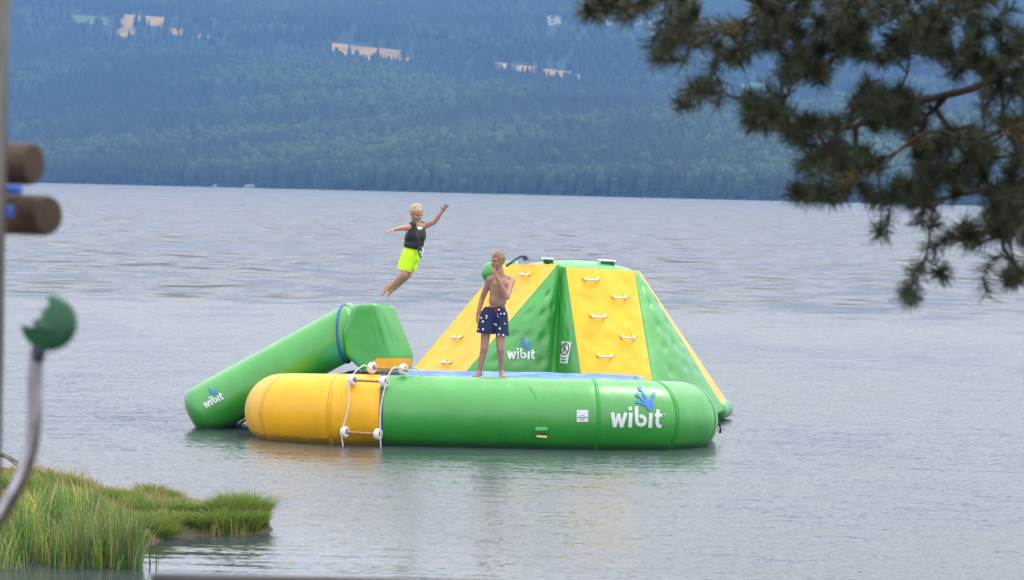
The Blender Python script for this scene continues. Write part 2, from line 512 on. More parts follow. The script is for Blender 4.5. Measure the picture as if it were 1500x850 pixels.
# ---- haze
bm = bmesh.new()
box_bm(bm, (2600, 6400, 440), (0, 2700, 140))
hb = bm
me = bpy.data.meshes.new('haze'); hb.to_mesh(me); hb.free()
hm = bpy.data.materials.new('haze'); hm.use_nodes = True
hn = hm.node_tree; hn.nodes.clear()
pv_ = hn.nodes.new('ShaderNodeVolumePrincipled'); ho = hn.nodes.new('ShaderNodeOutputMaterial')
pv_.inputs['Color'].default_value = (.13, .28, .55, 1)
pv_.inputs['Density'].default_value = .00030
pv_.inputs['Anisotropy'].default_value = 0.0
hn.links.new(pv_.outputs['Volume'], ho.inputs['Volume'])
me.materials.append(hm)
ho_ = bpy.data.objects.new('haze', me); C.objects.link(ho_)
tag(ho_, 'pale blue summer haze over the lake', 'haze', kind='stuff')

# ---- far farm buildings
m_wall = plain('white_boards', (.78, .78, .76), .7)
m_wallr = plain('red_boards', (.35, .09, .06), .8)
m_roof = plain('dark_roof_tiles', (.10, .09, .09), .8)
m_glass = plain('window_glass', (.03, .04, .05), .1)
def house(px, s, w_, d_, h_, rot, wall, label, name='farmhouse'):
    a = (px - 750) / F
    y = 1700.0
    for _ in range(60): y = .5 * y + .5 * (float(shore_y(a * y)) + s * 1000)
    x = a * y
    z = ground_at(x, y) - .5
    root = empty(name, (x, y, z), label, 'house' if name != 'barn' else 'barn', 'farm buildings on the far hillside')
    rm = Matrix.Rotation(rot, 3, 'Z')
    bm = bmesh.new()
    vs_ = [(-w_/2, -d_/2, 0), (w_/2, -d_/2, 0), (w_/2, d_/2, 0), (-w_/2, d_/2, 0), (-w_/2, -d_/2, h_), (w_/2, -d_/2, h_), (w_/2, d_/2, h_), (-w_/2, d_/2, h_), (-w_/2, 0, h_ + d_*.42), (w_/2, 0, h_ + d_*.42)]
    bv = [bm.verts.new(rm @ Vector(q) + Vector((x, y, z))) for q in vs_]
    for f_ in ((0,1,5,4), (2,3,7,6), (1,2,6,9,5), (3,0,4,8,7), (4,5,9,8), (6,7,8,9)): bm.faces.new([bv[i] for i in f_])
    from_bm('wall', bm, wall, root, False)
    bm = bmesh.new()
    for sgn in (-1, 1):
        q = [(-w_/2 - .5, sgn*(d_/2 + .6), h_ - .3), (w_/2 + .5, sgn*(d_/2 + .6), h_ - .3), (w_/2 + .5, 0, h_ + d_*.42 + .15), (-w_/2 - .5, 0, h_ + d_*.42 + .15)]
        lo = [bm.verts.new(rm @ Vector(p) + Vector((x, y, z + .1))) for p in q]
        hi = [bm.verts.new(rm @ Vector(p) + Vector((x, y, z + .35))) for p in q]
        bm.faces.new(lo); bm.faces.new(hi)
        for i in range(4): bm.faces.new((lo[i], lo[(i+1) % 4], hi[(i+1) % 4], hi[i]))
    from_bm('roof', bm, m_roof, root, False)
    for i in range(3):
        bm = bmesh.new()
        box_bm(bm, (1.1, .12, 1.4), rm @ Vector((-w_*.3 + i*w_*.3, -d_/2 - .04, h_*.55)) + Vector((x, y, z)), rm)
        from_bm('window', bm, m_glass, root, False)
house(797, 1.56, 6, 6, 7, .9, m_wall, 'white farmhouse on the far hill, left of the pair beside the tan field')
house(808, 1.58, 6, 6, 6, 1.2, m_wall, 'white farmhouse on the far hill, right of the pair beside the tan field')
house(885, 1.60, 8, 6, 4.5, .3, m_wall, 'white house on the far hill just under the top left pine twig')
house(926, 1.62, 6, 6, 4, -.3, m_wall, 'small white house on the far hill right of the pine twig', 'farmhouse')
house(902, 1.66, 10, 7, 4, .2, m_wallr, 'red barn on the far hill between the small white houses', 'barn')
house(948, 1.58, 7, 6, 5, .5, m_wall, 'white house on the far hill close to the edge of the pine crown')

# shoreline boulders
m_stone = plain('pale_stone', (.30, .29, .28), .9, .3, 1.5)
for (px, s_b, lab) in ((316, 1.7, 'pale boulder at the far shoreline, left of the two'), (365, 2.3, 'wide pale boulder at the far shoreline, right of the two')):
    a = (px - 750) / F; y = 1700.0
    for _ in range(60): y = .5 * y + .5 * float(shore_y(a * y))
    bm = bmesh.new(); bmesh.ops.create_icosphere(bm, subdivisions=3, radius=s_b)
    for v in bm.verts:
        v.co *= 1 + .3 * noise.noise(v.co * .8 + Vector((px, 0, 0)))
        v.co.x *= 1.7; v.co.z *= .7
    o = from_bm('boulder', bm, m_stone); o.location = (a * y, y, .5)
    tag(o, lab, 'boulder', 'boulders on the far shoreline')

# ================================================================== FLOATING TRAMPOLINE RING
RR, RZ = .475, .375
ring_pts = [(-2.60, 41.80, .29), (-2.90, 41.38, .31), (-2.74, 40.90, .345), (-2.12, 40.50, RZ), (1.02, 40.55, RZ), (1.78, 40.76, .365), (2.16, 41.25, .33), (2.22, 42.2, .25), (2.10, 43.0, .2)]
ring_corners = [Vector(p) for p in ring_pts[2:7]]
def rounded(pts, r=.16, k=8):
    pts = [Vector(p) for p in pts]; out = [pts[0]]
    for a, b, c in zip(pts, pts[1:], pts[2:]):
        ra = min(r, (b - a).length * .45); rb = min(r, (c - b).length * .45)
        p, q = b + (a - b).normalized() * ra, b + (c - b).normalized() * rb
        for i in range(k + 1):
            t = i / k; out.append(p * (1-t)**2 + b * 2*t*(1-t) + q * t*t)
    out.append(pts[-1]); return out
rc = rounded(ring_pts)
# resample evenly
def resample(pts, step):
    L = [0]
    for a, b in zip(pts, pts[1:]): L.append(L[-1] + (b - a).length)
    n = max(2, int(L[-1] / step)); out = []
    j = 0
    for i in range(n + 1):
        t = L[-1] * i / n
        while j < len(L) - 2 and L[j + 1] < t: j += 1
        k = (t - L[j]) / (L[j + 1] - L[j]); out.append(pts[j].lerp(pts[j + 1], k))
    return out
rc = resample(rc, .035)
def ring_mesh(i0, i1, r, cap0=False, cap1=False, seg=64):
    bm = bmesh.new()
    pts = rc[i0:i1 + 1]
    def frame(i):
        a = rc[max(i - 2, 0)]; b = rc[min(i + 2, len(rc) - 1)]
        t = (b - a).normalized(); return t, Vector((t.y, -t.x, 0)).normalized()
    rings = []
    def add(p, nrm, rad):
        rings.append([bm.verts.new(p + (nrm * math.cos(2*math.pi*k/seg) + Vector((0, 0, 1)) * math.sin(2*math.pi*k/seg)) * rad) for k in range(seg)])
    if cap0:
        t, nrm = frame(i0)
        for q in range(10, 0, -1):
            an = q / 10.3 * math.pi / 2; add(rc[i0] - t * r * math.sin(an) * .8, nrm, r * math.cos(an))
    for i in range(i0, i1 + 1):
        t, nrm = frame(i); add(rc[i], nrm, r)
    if cap1:
        t, nrm = frame(i1)
        for q in range(1, 11):
            an = q / 10.3 * math.pi / 2; add(rc[i1] + t * r * math.sin(an) * .8, nrm, r * math.cos(an))
    for a, b in zip(rings, rings[1:]):
        for k in range(seg): bm.faces.new((a[k], b[k], b[(k+1) % seg], a[(k+1) % seg]))
    bm.faces.new(rings[0]); bm.faces.new(rings[-1][::-1])
    return bm
# seam where the yellow sleeve meets the green tube (photo column 560)
seam_i = min(range(len(rc)), key=lambda i: abs((750 + rc[i].x / rc[i].y * F) - 562) + (0 if rc[i].y < 41 else 999))
tramp = empty('floating_trampoline', (-.35, 41.5, 0), 'big green and yellow inflatable ring floating in front, with blue mat and white lettering', 'inflatable')
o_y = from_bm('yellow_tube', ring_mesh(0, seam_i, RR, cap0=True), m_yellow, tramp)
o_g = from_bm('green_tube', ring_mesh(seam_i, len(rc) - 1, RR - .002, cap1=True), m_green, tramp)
from_bm('seam_band', ring_mesh(seam_i, seam_i + 1, RR + .007), m_seam, tramp)

m_weld_g = plain('green_weld_seam', (.021, .285, .021), .36); m_weld_y = plain('yellow_weld_seam', (.74, .36, .006), .36)
for cpt in ring_corners:
    ci = min(range(len(rc)), key=lambda i: (rc[i] - cpt).length)
    from_bm('weld_seam', ring_mesh(ci, ci + 1, RR + .0012), m_weld_y if ci < seam_i else m_weld_g, tramp)
# mat: slack blue sheet laced inside the ring
g = G('mat_fabric', .5)
v = g.coord()
f = g.noise(g.coord((1, 3, 1)), 3.0, 5, .6)
g.col(g.ramp(f, [(.35, (.05, .17, .52)), (.65, (.20, .38, .78))]))
g.nrm(g.bump(f, .8, .05))
m_mat = g.m
bm = bmesh.new()
nu, nv = 90, 40
grid = []
for i in range(nu + 1):
    u = i / nu
    x = -2.75 + u * 4.5
    yf = 40.62 + .12 * u
    if x < -2.3: yf = 40.62 + (-2.3 - x) * .9
    if x > 1.6: yf = 40.8 + (x - 1.6) * 1.1
    yb_ = 43.5 if x > -2.0 else 41.65 + max(0, (x + 2.3)) * 6
    if x > 1.7: yb_ = 43.2
    row = []
    for j in range(nv + 1):
        t = j / nv
        y = yf + (yb_ - yf) * t
        z = .79 - .12 * min(1, t * 3) * min(1, (1 - t) * 6 + .3) + .02 * noise.noise((x * 1.5, y * 2, 0)) + .012 * noise.noise((x * 5, y * 5, 2))
        row.append(bm.verts.new((x, y, z)))
    grid.append(row)
for i in range(nu):
    for j in range(nv): bm.faces.new((grid[i][j], grid[i+1][j], grid[i+1][j+1], grid[i][j+1]))
mo = from_bm('mat', bm, m_mat, tramp)
sm = mo.modifiers.new('s', 'SOLIDIFY'); sm.thickness = .012
# lacing straps laid over the tube top at intervals
for px in (478, 520, 640, 672, 757, 905):
    c = P(px, 549, 40.75)
    bm = bmesh.new()
    k = (px * 37 % 11 - 5) * .02
    pts = [(c.x + k*.2, 40.62, .835), (c.x + k, 40.85, .79), (c.x + k * 2, 41.15, .735), (c.x + k * 3, 41.6, .72)]
    pp = catmull(pts, 4)
    for p, q in zip(pp, pp[1:]):
        a = [bm.verts.new(Vector(z_) + Vector((dx, 0, .012))) for z_ in (p, q) for dx in (-.02, .02)]
        bm.faces.new((a[0], a[1], a[3], a[2]))
    bmesh.ops.remove_doubles(bm, verts=bm.verts, dist=1e-4)
    so = from_bm('lacing_strap', bm, m_seam, tramp)
    so.modifiers.new('s', 'SOLIDIFY').thickness = .006

# ------------------------------------------------------------------ decals cut as real, slightly raised prints
def bvh_of(objs):
    V = []; Fc = []
    dg = bpy.context.evaluated_depsgraph_get()
    for o in objs:
        b = len(V)
        for v in o.data.vertices: V.append(tuple(o.data.vertices[v.index].co))
        for p in o.data.polygons: Fc.append([b + i for i in p.vertices])
    return BVHTree.FromPolygons(V, Fc)
def stick(bvh, q, lift):
    r = ray(q[0], q[1]).normalized()
    h = bvh.ray_cast(Vector((0, 0, CAMH)), r)
    if h[0] is None: return None
    n_ = h[1] if h[1].dot(r) < 0 else -h[1]
    return h[0] + n_ * lift
def decal(name, bvh, shapes, mat, parent, lift=.006, T2=lambda p: p):
    """shapes: list of quad strips / fans in 2D; each vertex is laid on the surface"""
    bm = bmesh.new()
    for si, sh in enumerate(shapes):
        vs3 = []
        for p in sh['v']:
            q = stick(bvh, T2(p), lift + .0006 * si)
            vs3.append(bm.verts.new(q) if q is not None else None)
        for f_ in sh['f']:
            if all(vs3[i] is not None for i in f_) and len(set(f_)) == len(f_):
                bm.faces.new([vs3[i] for i in f_])
    return from_bm(name, bm, mat, parent, True)
def stroke(pts, hw, hw1=None, k=7, closed_caps=True):
    pp = []
    for a, b in zip(pts, pts[1:]):
        n_ = max(2, int(math.hypot(b[0]-a[0], b[1]-a[1]) / 12))
        for i in range(n_): pp.append((a[0] + (b[0]-a[0]) * i / n_, a[1] + (b[1]-a[1]) * i / n_))
    pp.append(pts[-1])
    V = []; Fc = []
    n = len(pp)
    for i, p in enumerate(pp):
        a = pp[max(i-1, 0)]; b = pp[min(i+1, n-1)]
        d = math.hypot(b[0]-a[0], b[1]-a[1]) or 1; tx, ty = (b[0]-a[0])/d, (b[1]-a[1])/d
        w_ = hw if hw1 is None else hw + (hw1 - hw) * i / (n - 1)
        for j in (-1, 0, 1): V.append((p[0] - ty * w_ * j, p[1] + tx * w_ * j))
    for i in range(n - 1):
        for j in range(2):
            Fc.append((i*3+j, i*3+j+1, i*3+j+4, i*3+j+3))
    return {'v': V, 'f': Fc}
def disc(cx, cy, rx, ry=None, n=22, rot=0):
    ry = ry or rx
    V = [(cx, cy)]
    for q in (.5, 1):
        for i in range(n):
            a = 2*math.pi*i/n; x, y = rx*q*math.cos(a), ry*q*math.sin(a)
            V.append((cx + x*math.cos(rot) - y*math.sin(rot), cy + x*math.sin(rot) + y*math.cos(rot)))
    Fc = [(0, 1+i, 1+(i+1) % n) for i in range(n)] + [(1+i, 1+n+i, 1+n+(i+1) % n, 1+(i+1) % n) for i in range(n)]
    return {'v': V, 'f': Fc}
def arc(cx, cy, r, a0, a1, n=14, sx=1.0):
    return [(cx + sx*r*math.cos(R(a0 + (a1-a0)*i/n)), cy + r*math.sin(R(a0 + (a1-a0)*i/n))) for i in range(n+1)]
LW = [stroke([(178, 482), (214, 705)], 27), stroke([(214, 705), (276, 500)], 24), stroke([(272, 500), (318, 705)], 24), stroke([(318, 705), (384, 482)], 27),
      stroke([(462, 482), (452, 708)], 29), disc(453, 415, 28, 30),
      stroke([(546, 385), (556, 600)] + arc(622, 600, 66, 180, -90, 22) + [(606, 512)], 27),
      stroke([(774, 482), (764, 708)], 29),
      stroke([(884, 428), (872, 620), (886, 676), (936, 684)], 27), stroke([(832, 512), (948, 512)], 24),
      stroke([(968, 494), (1000, 494)], 6)]
LH = [disc(752, 365, 56, 78, rot=-.1),
      stroke([(730, 310), (640, 160)], 22, 15), disc(602, 112, 50, 28, rot=R(48)),
      stroke([(700, 330), (600, 235)], 20, 14), disc(568, 208, 42, 26, rot=R(42)),
      stroke([(690, 362), (600, 325)], 18, 13), disc(570, 312, 36, 24, rot=R(18)),
      stroke([(776, 320), (800, 240)], 20, 15), disc(812, 205, 34, 36)]
def logo(bvh, parent, ox, oy, k, rot=0.0, kx=1.0):
    c, s = math.cos(rot), math.sin(rot)
    def T2(p):
        x = (p[0] - 175) * k * kx / 10.63; y = (p[1] - 705) * k / 10.63
        return (ox + x*c - y*s, oy + x*s + y*c)
    decal('lettering', bvh, LW, m_logo, parent, T2=T2)
    decal('hand_emblem', bvh, LH, m_logo_blue, parent, .012, T2=T2)
bv = bvh_of([o_g])
logo(bv, tramp, 896.5, 625.5, 1.0, R(.8))
# square information label
T_id = lambda p: p
def rect(x0, y0, x1, y1, n=6):
    V = []; Fc = []
    for i in range(n+1):
        for j in range(n+1): V.append((x0 + (x1-x0)*i/n, y0 + (y1-y0)*j/n))
    for i in range(n):
        for j in range(n): Fc.append((i*(n+1)+j, (i+1)*(n+1)+j, (i+1)*(n+1)+j+1, i*(n+1)+j+1))
    return {'v': V, 'f': Fc}
m_ink = plain('dark_print', (.06, .065, .09), .6)
m_inkg = plain('grey_print', (.20, .23, .26), .6)
decal('label_border', bv, [rect(843.8, 600, 862.4, 619)], m_inkg, tramp, .006)
lb = decal('information_label', bv, [rect(844.8, 601, 861.4, 618)], m_logo, tramp, .009)
decal('print', bv, [stroke([(845.5, 611.8), (849, 611.4), (853, 612.4), (857, 611.4), (861, 611.8)], .55), stroke([(850, 610), (853, 608.4), (856, 610)], .4),
                    stroke([(849.5, 614), (853, 615.4), (857, 613.8)], .45), stroke([(847, 603.5), (850, 605)], .3), stroke([(859, 603.5), (857.5, 605)], .3)], m_ink, lb, .012)
# grab strap with yellow webbing below the label
def at_surf(bvh, px, py, lift=0):
    return stick(bvh, (px, py), lift)
p = at_surf(bv, 793, 629, .0); q = at_surf(bv, 793, 639.5, .0)
bm = bmesh.new(); box_bm(bm, (.155, .05, .05), p + Vector((0, -.02, 0)), Matrix.Rotation(R(-1), 3, 'Y'), .012)
m_lgreen = plain('light_green_strap', (.07, .42, .13), .5)
hb_ = from_bm('grab_strap', bm, m_lgreen, tramp)
bm = bmesh.new(); box_bm(bm, (.13, .03, .032), q + Vector((0.005, -.02, .0)), Matrix.Rotation(R(2), 3, 'Y'), .008)
m_web = plain('yellow_webbing', (.75, .62, .18), .6)
from_bm('webbing', bm, m_web, hb_)
bm = bmesh.new(); box_bm(bm, (.13, .03, .05), q + Vector((0.005, .0, .035)), None, .006)
from_bm('pocket', bm, m_black, hb_)
# curved hair crack / scratch line
decal('scratch', bv, [stroke([(775, 566), (778, 571), (783, 578), (786, 587)], .35)], plain('scratch_line', (.012, .12, .03), .6), tramp, .004)
# mooring strap hanging at the right end and valve end at the left
pr = P(1055.5, 626, 41.7)
bm = bmesh.new(); tube_bm(bm, [pr + Vector((-.06, 0, .08)), pr + Vector((-.01, 0, .03)), pr + Vector((0, 0, -.02)), pr + Vector((-.005, 0, -.075))], [.012, .014, .01, .02], 8)
from_bm('mooring_strap', bm, m_black, tramp)
pl_ = P(355, 618, 41.9)
bm = bmesh.new(); tube_bm(bm, [pl_ + Vector((-.06, 0, -.05)), pl_, pl_ + Vector((.08, -.02, .05))], [.03, .02, .016], 8)
from_bm('connector_strap', bm, m_black, tramp)

# ------------------------------------------------------------------ rope ladder on the yellow tube
lad = empty('rope_ladder', (-1.7, 39.95, 0), 'white rope ladder with wooden rungs and round white floats hung over the yellow tube', 'ladder')
bvr = bvh_of([o_y, o_g])
def wheel(c, axis, parent):
    bm = bmesh.new(); prof = [(.028, -.026), (.058, -.036), (.070, -.022), (.072, 0), (.070, .022), (.058, .036), (.028, .026)]
    ax = axis.normalized(); a = ax.cross(Vector((0, 0, 1))).normalized(); b = ax.cross(a)
    seg = 24; rings = []
    for (r_, h_) in prof: rings.append([bm.verts.new(c + ax*h_ + (a*math.cos(2*math.pi*k/seg) + b*math.sin(2*math.pi*k/seg))*r_) for k in range(seg)])
    for i in range(len(rings)):
        A_, B_ = rings[i], rings[(i+1) % len(rings)]
        for k in range(seg): bm.faces.new((A_[k], A_[(k+1) % seg], B_[(k+1) % seg], B_[k]))
    return from_bm('float', bm, m_white, parent)
rows = [((545, 539), (591, 541.5), .085, 40.42), ((516.5, 564), (562.5, 566.5), .085, None), ((506, 629), (554, 631), .085, None)]
cent = []
for (a, b, lift, dd) in rows:
    pa = stick(bvr, a, lift) if dd is None else P(a[0], a[1], dd)
    pb = stick(bvr, b, lift) if dd is None else P(b[0], b[1], dd)
    ax = pb - pa
    skew = Vector((ax.x, ax.y - .22, 0))            # floats toe out a little
    wheel(pa, skew, lad); wheel(pb, skew, lad)
    d_ = ax.normalized()
    bm = bmesh.new(); tube_bm(bm, [pa - d_*.03, pa + d_*.05, pb - d_*.05, pb + d_*.05], [.022, .017, .017, .024], 12)
    from_bm('rung', bm, m_wood, lad)
    cent.append((pa, pb))
for k, (xb_, yb2) in enumerate(((503, 655), (558, 657))):
    e = P(xb_, yb2, cent[2][k].y - .02); e.z = -.04
    top = cent[0][k] + Vector((.12 if k else .02, .25, -.03))
    mid01 = (cent[0][k] + cent[1][k]) / 2 + Vector((0, -.06, .10))
    mid12 = (cent[1][k] + cent[2][k]) / 2 + Vector((0, -.05, 0))
    off_ = Vector((.03 if k else -.03, -.03, 0))
    pts = catmull([top, cent[0][k] + off_, mid01, cent[1][k] + off_, mid12, cent[2][k] + off_, e], 6)
    bm = bmesh.new(); tube_bm(bm, pts, .009, 8)
    from_bm('rope', bm, m_rope, lad)
bm = bmesh.new()
a = cent[0][1] + Vector((.1, .1, -.01))
tube_bm(bm, catmull([a, a + Vector((.05, -.05, .03)), a + Vector((.12, 0, -.05)), a + Vector((.16, .1, -.12))], 5), .008, 8)
from_bm('knot', bm, m_rope, lad)

# ================================================================== SLIDE
slide = empty('floating_slide', (-3, 42.9, 0), 'green inflatable slide rising from the water at the left to a rounded head', 'inflatable')
def capsule_tube(p0, p1, r, flat=1.0, seg=48, cap0=.55, cap1=.3, name='side_tube', mat=None, parent=None):
    bm = bmesh.new()
    t = (p1 - p0).normalized(); a = t.cross(Vector((0, 0, 1))).normalized(); b = a.cross(t)
    rings = []
    def add(p, rr): rings.append([bm.verts.new(p + (a*math.cos(2*math.pi*k/seg)*flat + b*math.sin(2*math.pi*k/seg))*rr) for k in range(seg)])
    for q in range(10, 0, -1):
        an = q/10.2*math.pi/2; add(p0 - t*r*math.sin(an)*cap0, r*(math.cos(an))**.8)
    for i in range(41): add(p0.lerp(p1, i/40), r)
    for q in range(1, 11):
        an = q/10.2*math.pi/2; add(p1 + t*r*math.sin(an)*cap1, r*(math.cos(an))**.8)
    for A_, B_ in zip(rings, rings[1:]):
        for k in range(seg): bm.faces.new((A_[k], B_[k], B_[(k+1) % seg], A_[(k+1) % seg]))
    bm.faces.new(rings[0]); bm.faces.new(rings[-1][::-1])
    return from_bm(name, bm, mat, parent)
s0 = P(297, 603, 42.45); s1 = P(520, 482, 42.62)
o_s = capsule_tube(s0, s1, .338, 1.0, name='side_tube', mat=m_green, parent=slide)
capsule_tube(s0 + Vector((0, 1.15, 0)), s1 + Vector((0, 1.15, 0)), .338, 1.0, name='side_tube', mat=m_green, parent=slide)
# sliding bed between the tubes
bm = bmesh.new()
t = (s1 - s0).normalized(); nrm = Vector((-t.z, 0, t.x)).normalized()
for i in range(21):
    p = s0.lerp(s1, i/20)
    for (yy, h_) in ((.2, .10), (.2, -.1), (.95, -.1), (.95, .10)):
        bm.verts.new(Vector((p.x, p.y + yy, p.z)) + nrm*h_)
bm.verts.ensure_lookup_table()
for i in range(20):
    for k in range(4): bm.faces.new([bm.verts[i*4+k], bm.verts[i*4+(k+1) % 4], bm.verts[i*4+4+(k+1) % 4], bm.verts[i*4+4+k]])
bm.faces.new([bm.verts[k] for k in range(4)]); bm.faces.new([bm.verts[80+k] for k in range(4)])
from_bm('sliding_bed', bm, m_yellow, slide)
# blue seam band round the tube before the head
bm = bmesh.new()
bc = s0.lerp(s1, .93)
band = []
for k in range(64):
    an = 2*math.pi*k/64
    a_ax = Vector((0, 1, 0)); bb = Vector((-t.z, 0, t.x)).normalized()
    lean = Vector((.10, 0, 0))
    band.append(bc + t * (.02 + .14*math.sin(an) + .10*math.cos(an)) + a_ax*math.cos(an)*.343 + bb*math.sin(an)*.343)
band.append(band[0])
tube_bm(bm, band, .016, 8, False)
from_bm('seam_band', bm, m_seam, slide)
# head: a closed block, its ridge running back across the slide
fr = [(519, 446), (549, 443.5), (574, 523), (571, 545), (534, 546), (507, 522), (501, 487)]
A0 = [P(x, y, 42.22) for x, y in fr]
head_pts = []
right_front = [P(511, 451, 42.6), P(498, 487, 42.5), P(503, 518, 42.6), P(513, 449, 43.4), P(549, 443.5, 42.3), P(574, 522, 42.25), P(572, 545, 42.4), P(577, 447.5, 42.6), P(606, 519, 42.6), P(604, 541, 42.6)]
back = [P(523, 446, 43.5), P(572, 447.5, 43.4), P(600, 519, 43.4), P(598, 541, 43.4), P(534, 546, 43.4), P(508, 505, 43.5)]
bm = bmesh.new()
for q in A0 + right_front + back: bm.verts.new(q)
bmesh.ops.convex_hull(bm, input=bm.verts)
bmesh.ops.dissolve_limit(bm, angle_limit=R(12), verts=bm.verts, edges=bm.edges)
me = bpy.data.meshes.new('head'); bm.to_mesh(me); bm.free()
tmp = bpy.data.objects.new('tmp', me); C.objects.link(tmp)
md = tmp.modifiers.new('b', 'BEVEL'); md.width = .085; md.segments = 5; md.limit_method = 'NONE'
md = tmp.modifiers.new('r', 'REMESH'); md.mode = 'VOXEL'; md.voxel_size = .018
md = tmp.modifiers.new('sm', 'SMOOTH'); md.factor = .6; md.iterations = 9
dg = bpy.context.evaluated_depsgraph_get()
me2 = bpy.data.meshes.new_from_object(tmp.evaluated_get(dg))
bpy.data.objects.remove(tmp)
# inflate: crease line with small wrinkles down the front ridge
e0, e1 = P(551, 447, 42.25), P(573, 520, 42.22)
for v in me2.vertices:
    pt = v.co; ab = e1 - e0; k = max(0, min(1, (pt - e0).dot(ab)/ab.dot(ab)))
    d = (pt - (e0 + ab*k)).length
    wr = math.sin(d*70)*.010*math.exp(-(d/.09)**2)*math.sin(math.pi*min(1, max(0, k)))
    v.co.y -= wr
me2.materials.clear()
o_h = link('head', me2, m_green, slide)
# yellow underside panel
und = [P(535, 541, 42.25), P(548, 526, 42.3), P(575, 524.5, 42.2), P(604, 525.5, 43.6), P(604, 545, 43.6), P(570, 548, 42.25)]
decal('yellow_panel', bvh_of([o_h]), [{'v': [(x, y) for y0, y1, xa, xb3 in [(0, 0, 0, 0)] for y in np.linspace(524.8, 549, 13) for x in np.linspace(531 + max(0, (549 - y) * .05), 605.2, 28)],
      'f': [(j*28+i, j*28+i+1, (j+1)*28+i+1, (j+1)*28+i) for j in range(12) for i in range(27) if not (531 + i*2.7 < 548 and (524.8 + j*2) < 524.8 + (548 - (531 + i*2.7))*1.05)]}], m_orange, slide, .006)
logo(bvh_of([o_s]), slide, 302, 598, .41, R(-27))
# two tie cords at the slide foot
pz = P(505, 540, 42.0)

# ================================================================== CLIMBING TOWER
tower = empty('climbing_tower', (.7, 45.3, 0), 'tall green and yellow inflatable climbing tower with white handles behind the ring', 'inflatable')
def patch(name, c, mat, bulge=.07, nu=36, nv=48, tufts=(), tr=.11, td=.05, grooves=(), curve=None, parent=tower, pw=.55, flip=False):
    """c: corners (u0v0, u1v0, u1v1, u0v1) with v running up; pillow-inflated sheet with tuft dimples"""
    c = [Vector(q) for q in c]
    nrm = ((c[1] - c[0]).cross(c[3] - c[0]) + (c[2]-c[1]).cross(c[2]-c[3])).normalized()
    if nrm.dot(Vector((0, 0, CAMH)) - c[0]) < 0 and not flip: nrm = -nrm
    W = ((c[1]-c[0]).length + (c[2]-c[3]).length)/2; H = ((c[3]-c[0]).length + (c[2]-c[1]).length)/2
    bm = bmesh.new(); vs_ = []
    for j in range(nv+1):
        for i in range(nu+1):
            u, v = i/nu, j/nv
            p = c[0]*(1-u)*(1-v) + c[1]*u*(1-v) + c[2]*u*v + c[3]*(1-u)*v
            d = bulge*(max(0, math.sin(math.pi*u))**pw)*(max(0, math.sin(math.pi*v))**pw)
            edge = min(1, 6*min(u, 1-u))*min(1, 6*min(v, 1-v))
            for (tu, tv) in tufts:
                r2 = ((u-tu)*W)**2 + ((v-tv)*H)**2
                d -= td*.55*math.exp(-r2/(tr*tr*.5))*edge
                d += td*.35*math.exp(-r2/(tr*tr*2.2))*edge
            for (gu, gd, gw) in grooves:
                d -= gd*math.exp(-((u-gu)*W/gw)**2)*min(1, 5*min(v, 1-v)+.15)
            d += .008*noise.noise(p*3.0)*edge*2
            vs_.append(bm.verts.new(p + nrm*d))
    for j in range(nv):
        for i in range(nu):
            a = j*(nu+1)+i
            bm.faces.new((vs_[a], vs_[a+1], vs_[a+nu+2], vs_[a+nu+1]))
    return from_bm(name, bm, mat, parent), nrm
# key points
TL1, TL2 = P(734, 388, 46.1), P(817, 387, 45.15)
F1, F2 = P(829, 392, 45.05), P(929, 397, 45.15)
VT = P(822, 391, 45.2)
R1, R2 = P(934, 399, 45.35), P(936, 396, 46.25)
def foot(px, d):
    p = P(px, 600, d); p.z = -.12; return p
L2, L1 = foot(608, 44.2), foot(538, 45.35)
B1, B2 = foot(866, 43.5), foot(970, 43.6)
VF = foot(814, 44.45); VR = foot(962, 45.25)
Rf = P(1062, 600, 45.7); Rb = P(1071, 597, 46.4)
gt = [(u, v) for v in (.15, .38, .61, .83) for u in (.2, .5, .8)]
yt = [(u, v) for v in (.1, .22, .34, .46, .58, .7, .82, .93) for u in (.18, .5, .82)]
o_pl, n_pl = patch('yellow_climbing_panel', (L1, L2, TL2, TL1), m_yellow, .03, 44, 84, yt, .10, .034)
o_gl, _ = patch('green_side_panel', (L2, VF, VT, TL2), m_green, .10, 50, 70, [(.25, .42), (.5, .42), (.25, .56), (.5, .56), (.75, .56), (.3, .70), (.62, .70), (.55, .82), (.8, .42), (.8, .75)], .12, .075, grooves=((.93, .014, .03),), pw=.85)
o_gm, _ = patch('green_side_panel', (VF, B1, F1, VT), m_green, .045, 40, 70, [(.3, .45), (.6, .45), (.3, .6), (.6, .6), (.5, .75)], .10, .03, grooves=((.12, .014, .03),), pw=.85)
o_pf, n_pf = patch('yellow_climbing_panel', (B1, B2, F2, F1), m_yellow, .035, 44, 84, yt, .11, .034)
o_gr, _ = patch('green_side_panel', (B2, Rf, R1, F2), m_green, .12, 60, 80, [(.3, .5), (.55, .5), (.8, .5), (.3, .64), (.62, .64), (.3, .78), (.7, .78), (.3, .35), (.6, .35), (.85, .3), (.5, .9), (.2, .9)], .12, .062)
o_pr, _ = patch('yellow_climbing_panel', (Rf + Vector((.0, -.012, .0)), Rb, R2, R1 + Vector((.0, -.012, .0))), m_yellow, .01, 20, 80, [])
# back of the tower (seen only from the side)
K1 = P(790, 397, 47.0); K2 = P(905, 397, 47.0)
KF1, KF2 = foot(800, 48.6), foot(905, 48.6)
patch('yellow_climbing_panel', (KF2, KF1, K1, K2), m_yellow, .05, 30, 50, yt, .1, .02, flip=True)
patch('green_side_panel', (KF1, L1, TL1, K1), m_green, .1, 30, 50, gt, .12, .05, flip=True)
patch('green_side_panel', (Rb, KF2, K2, R2), m_green, .1, 30, 50, gt, .12, .05, flip=True)
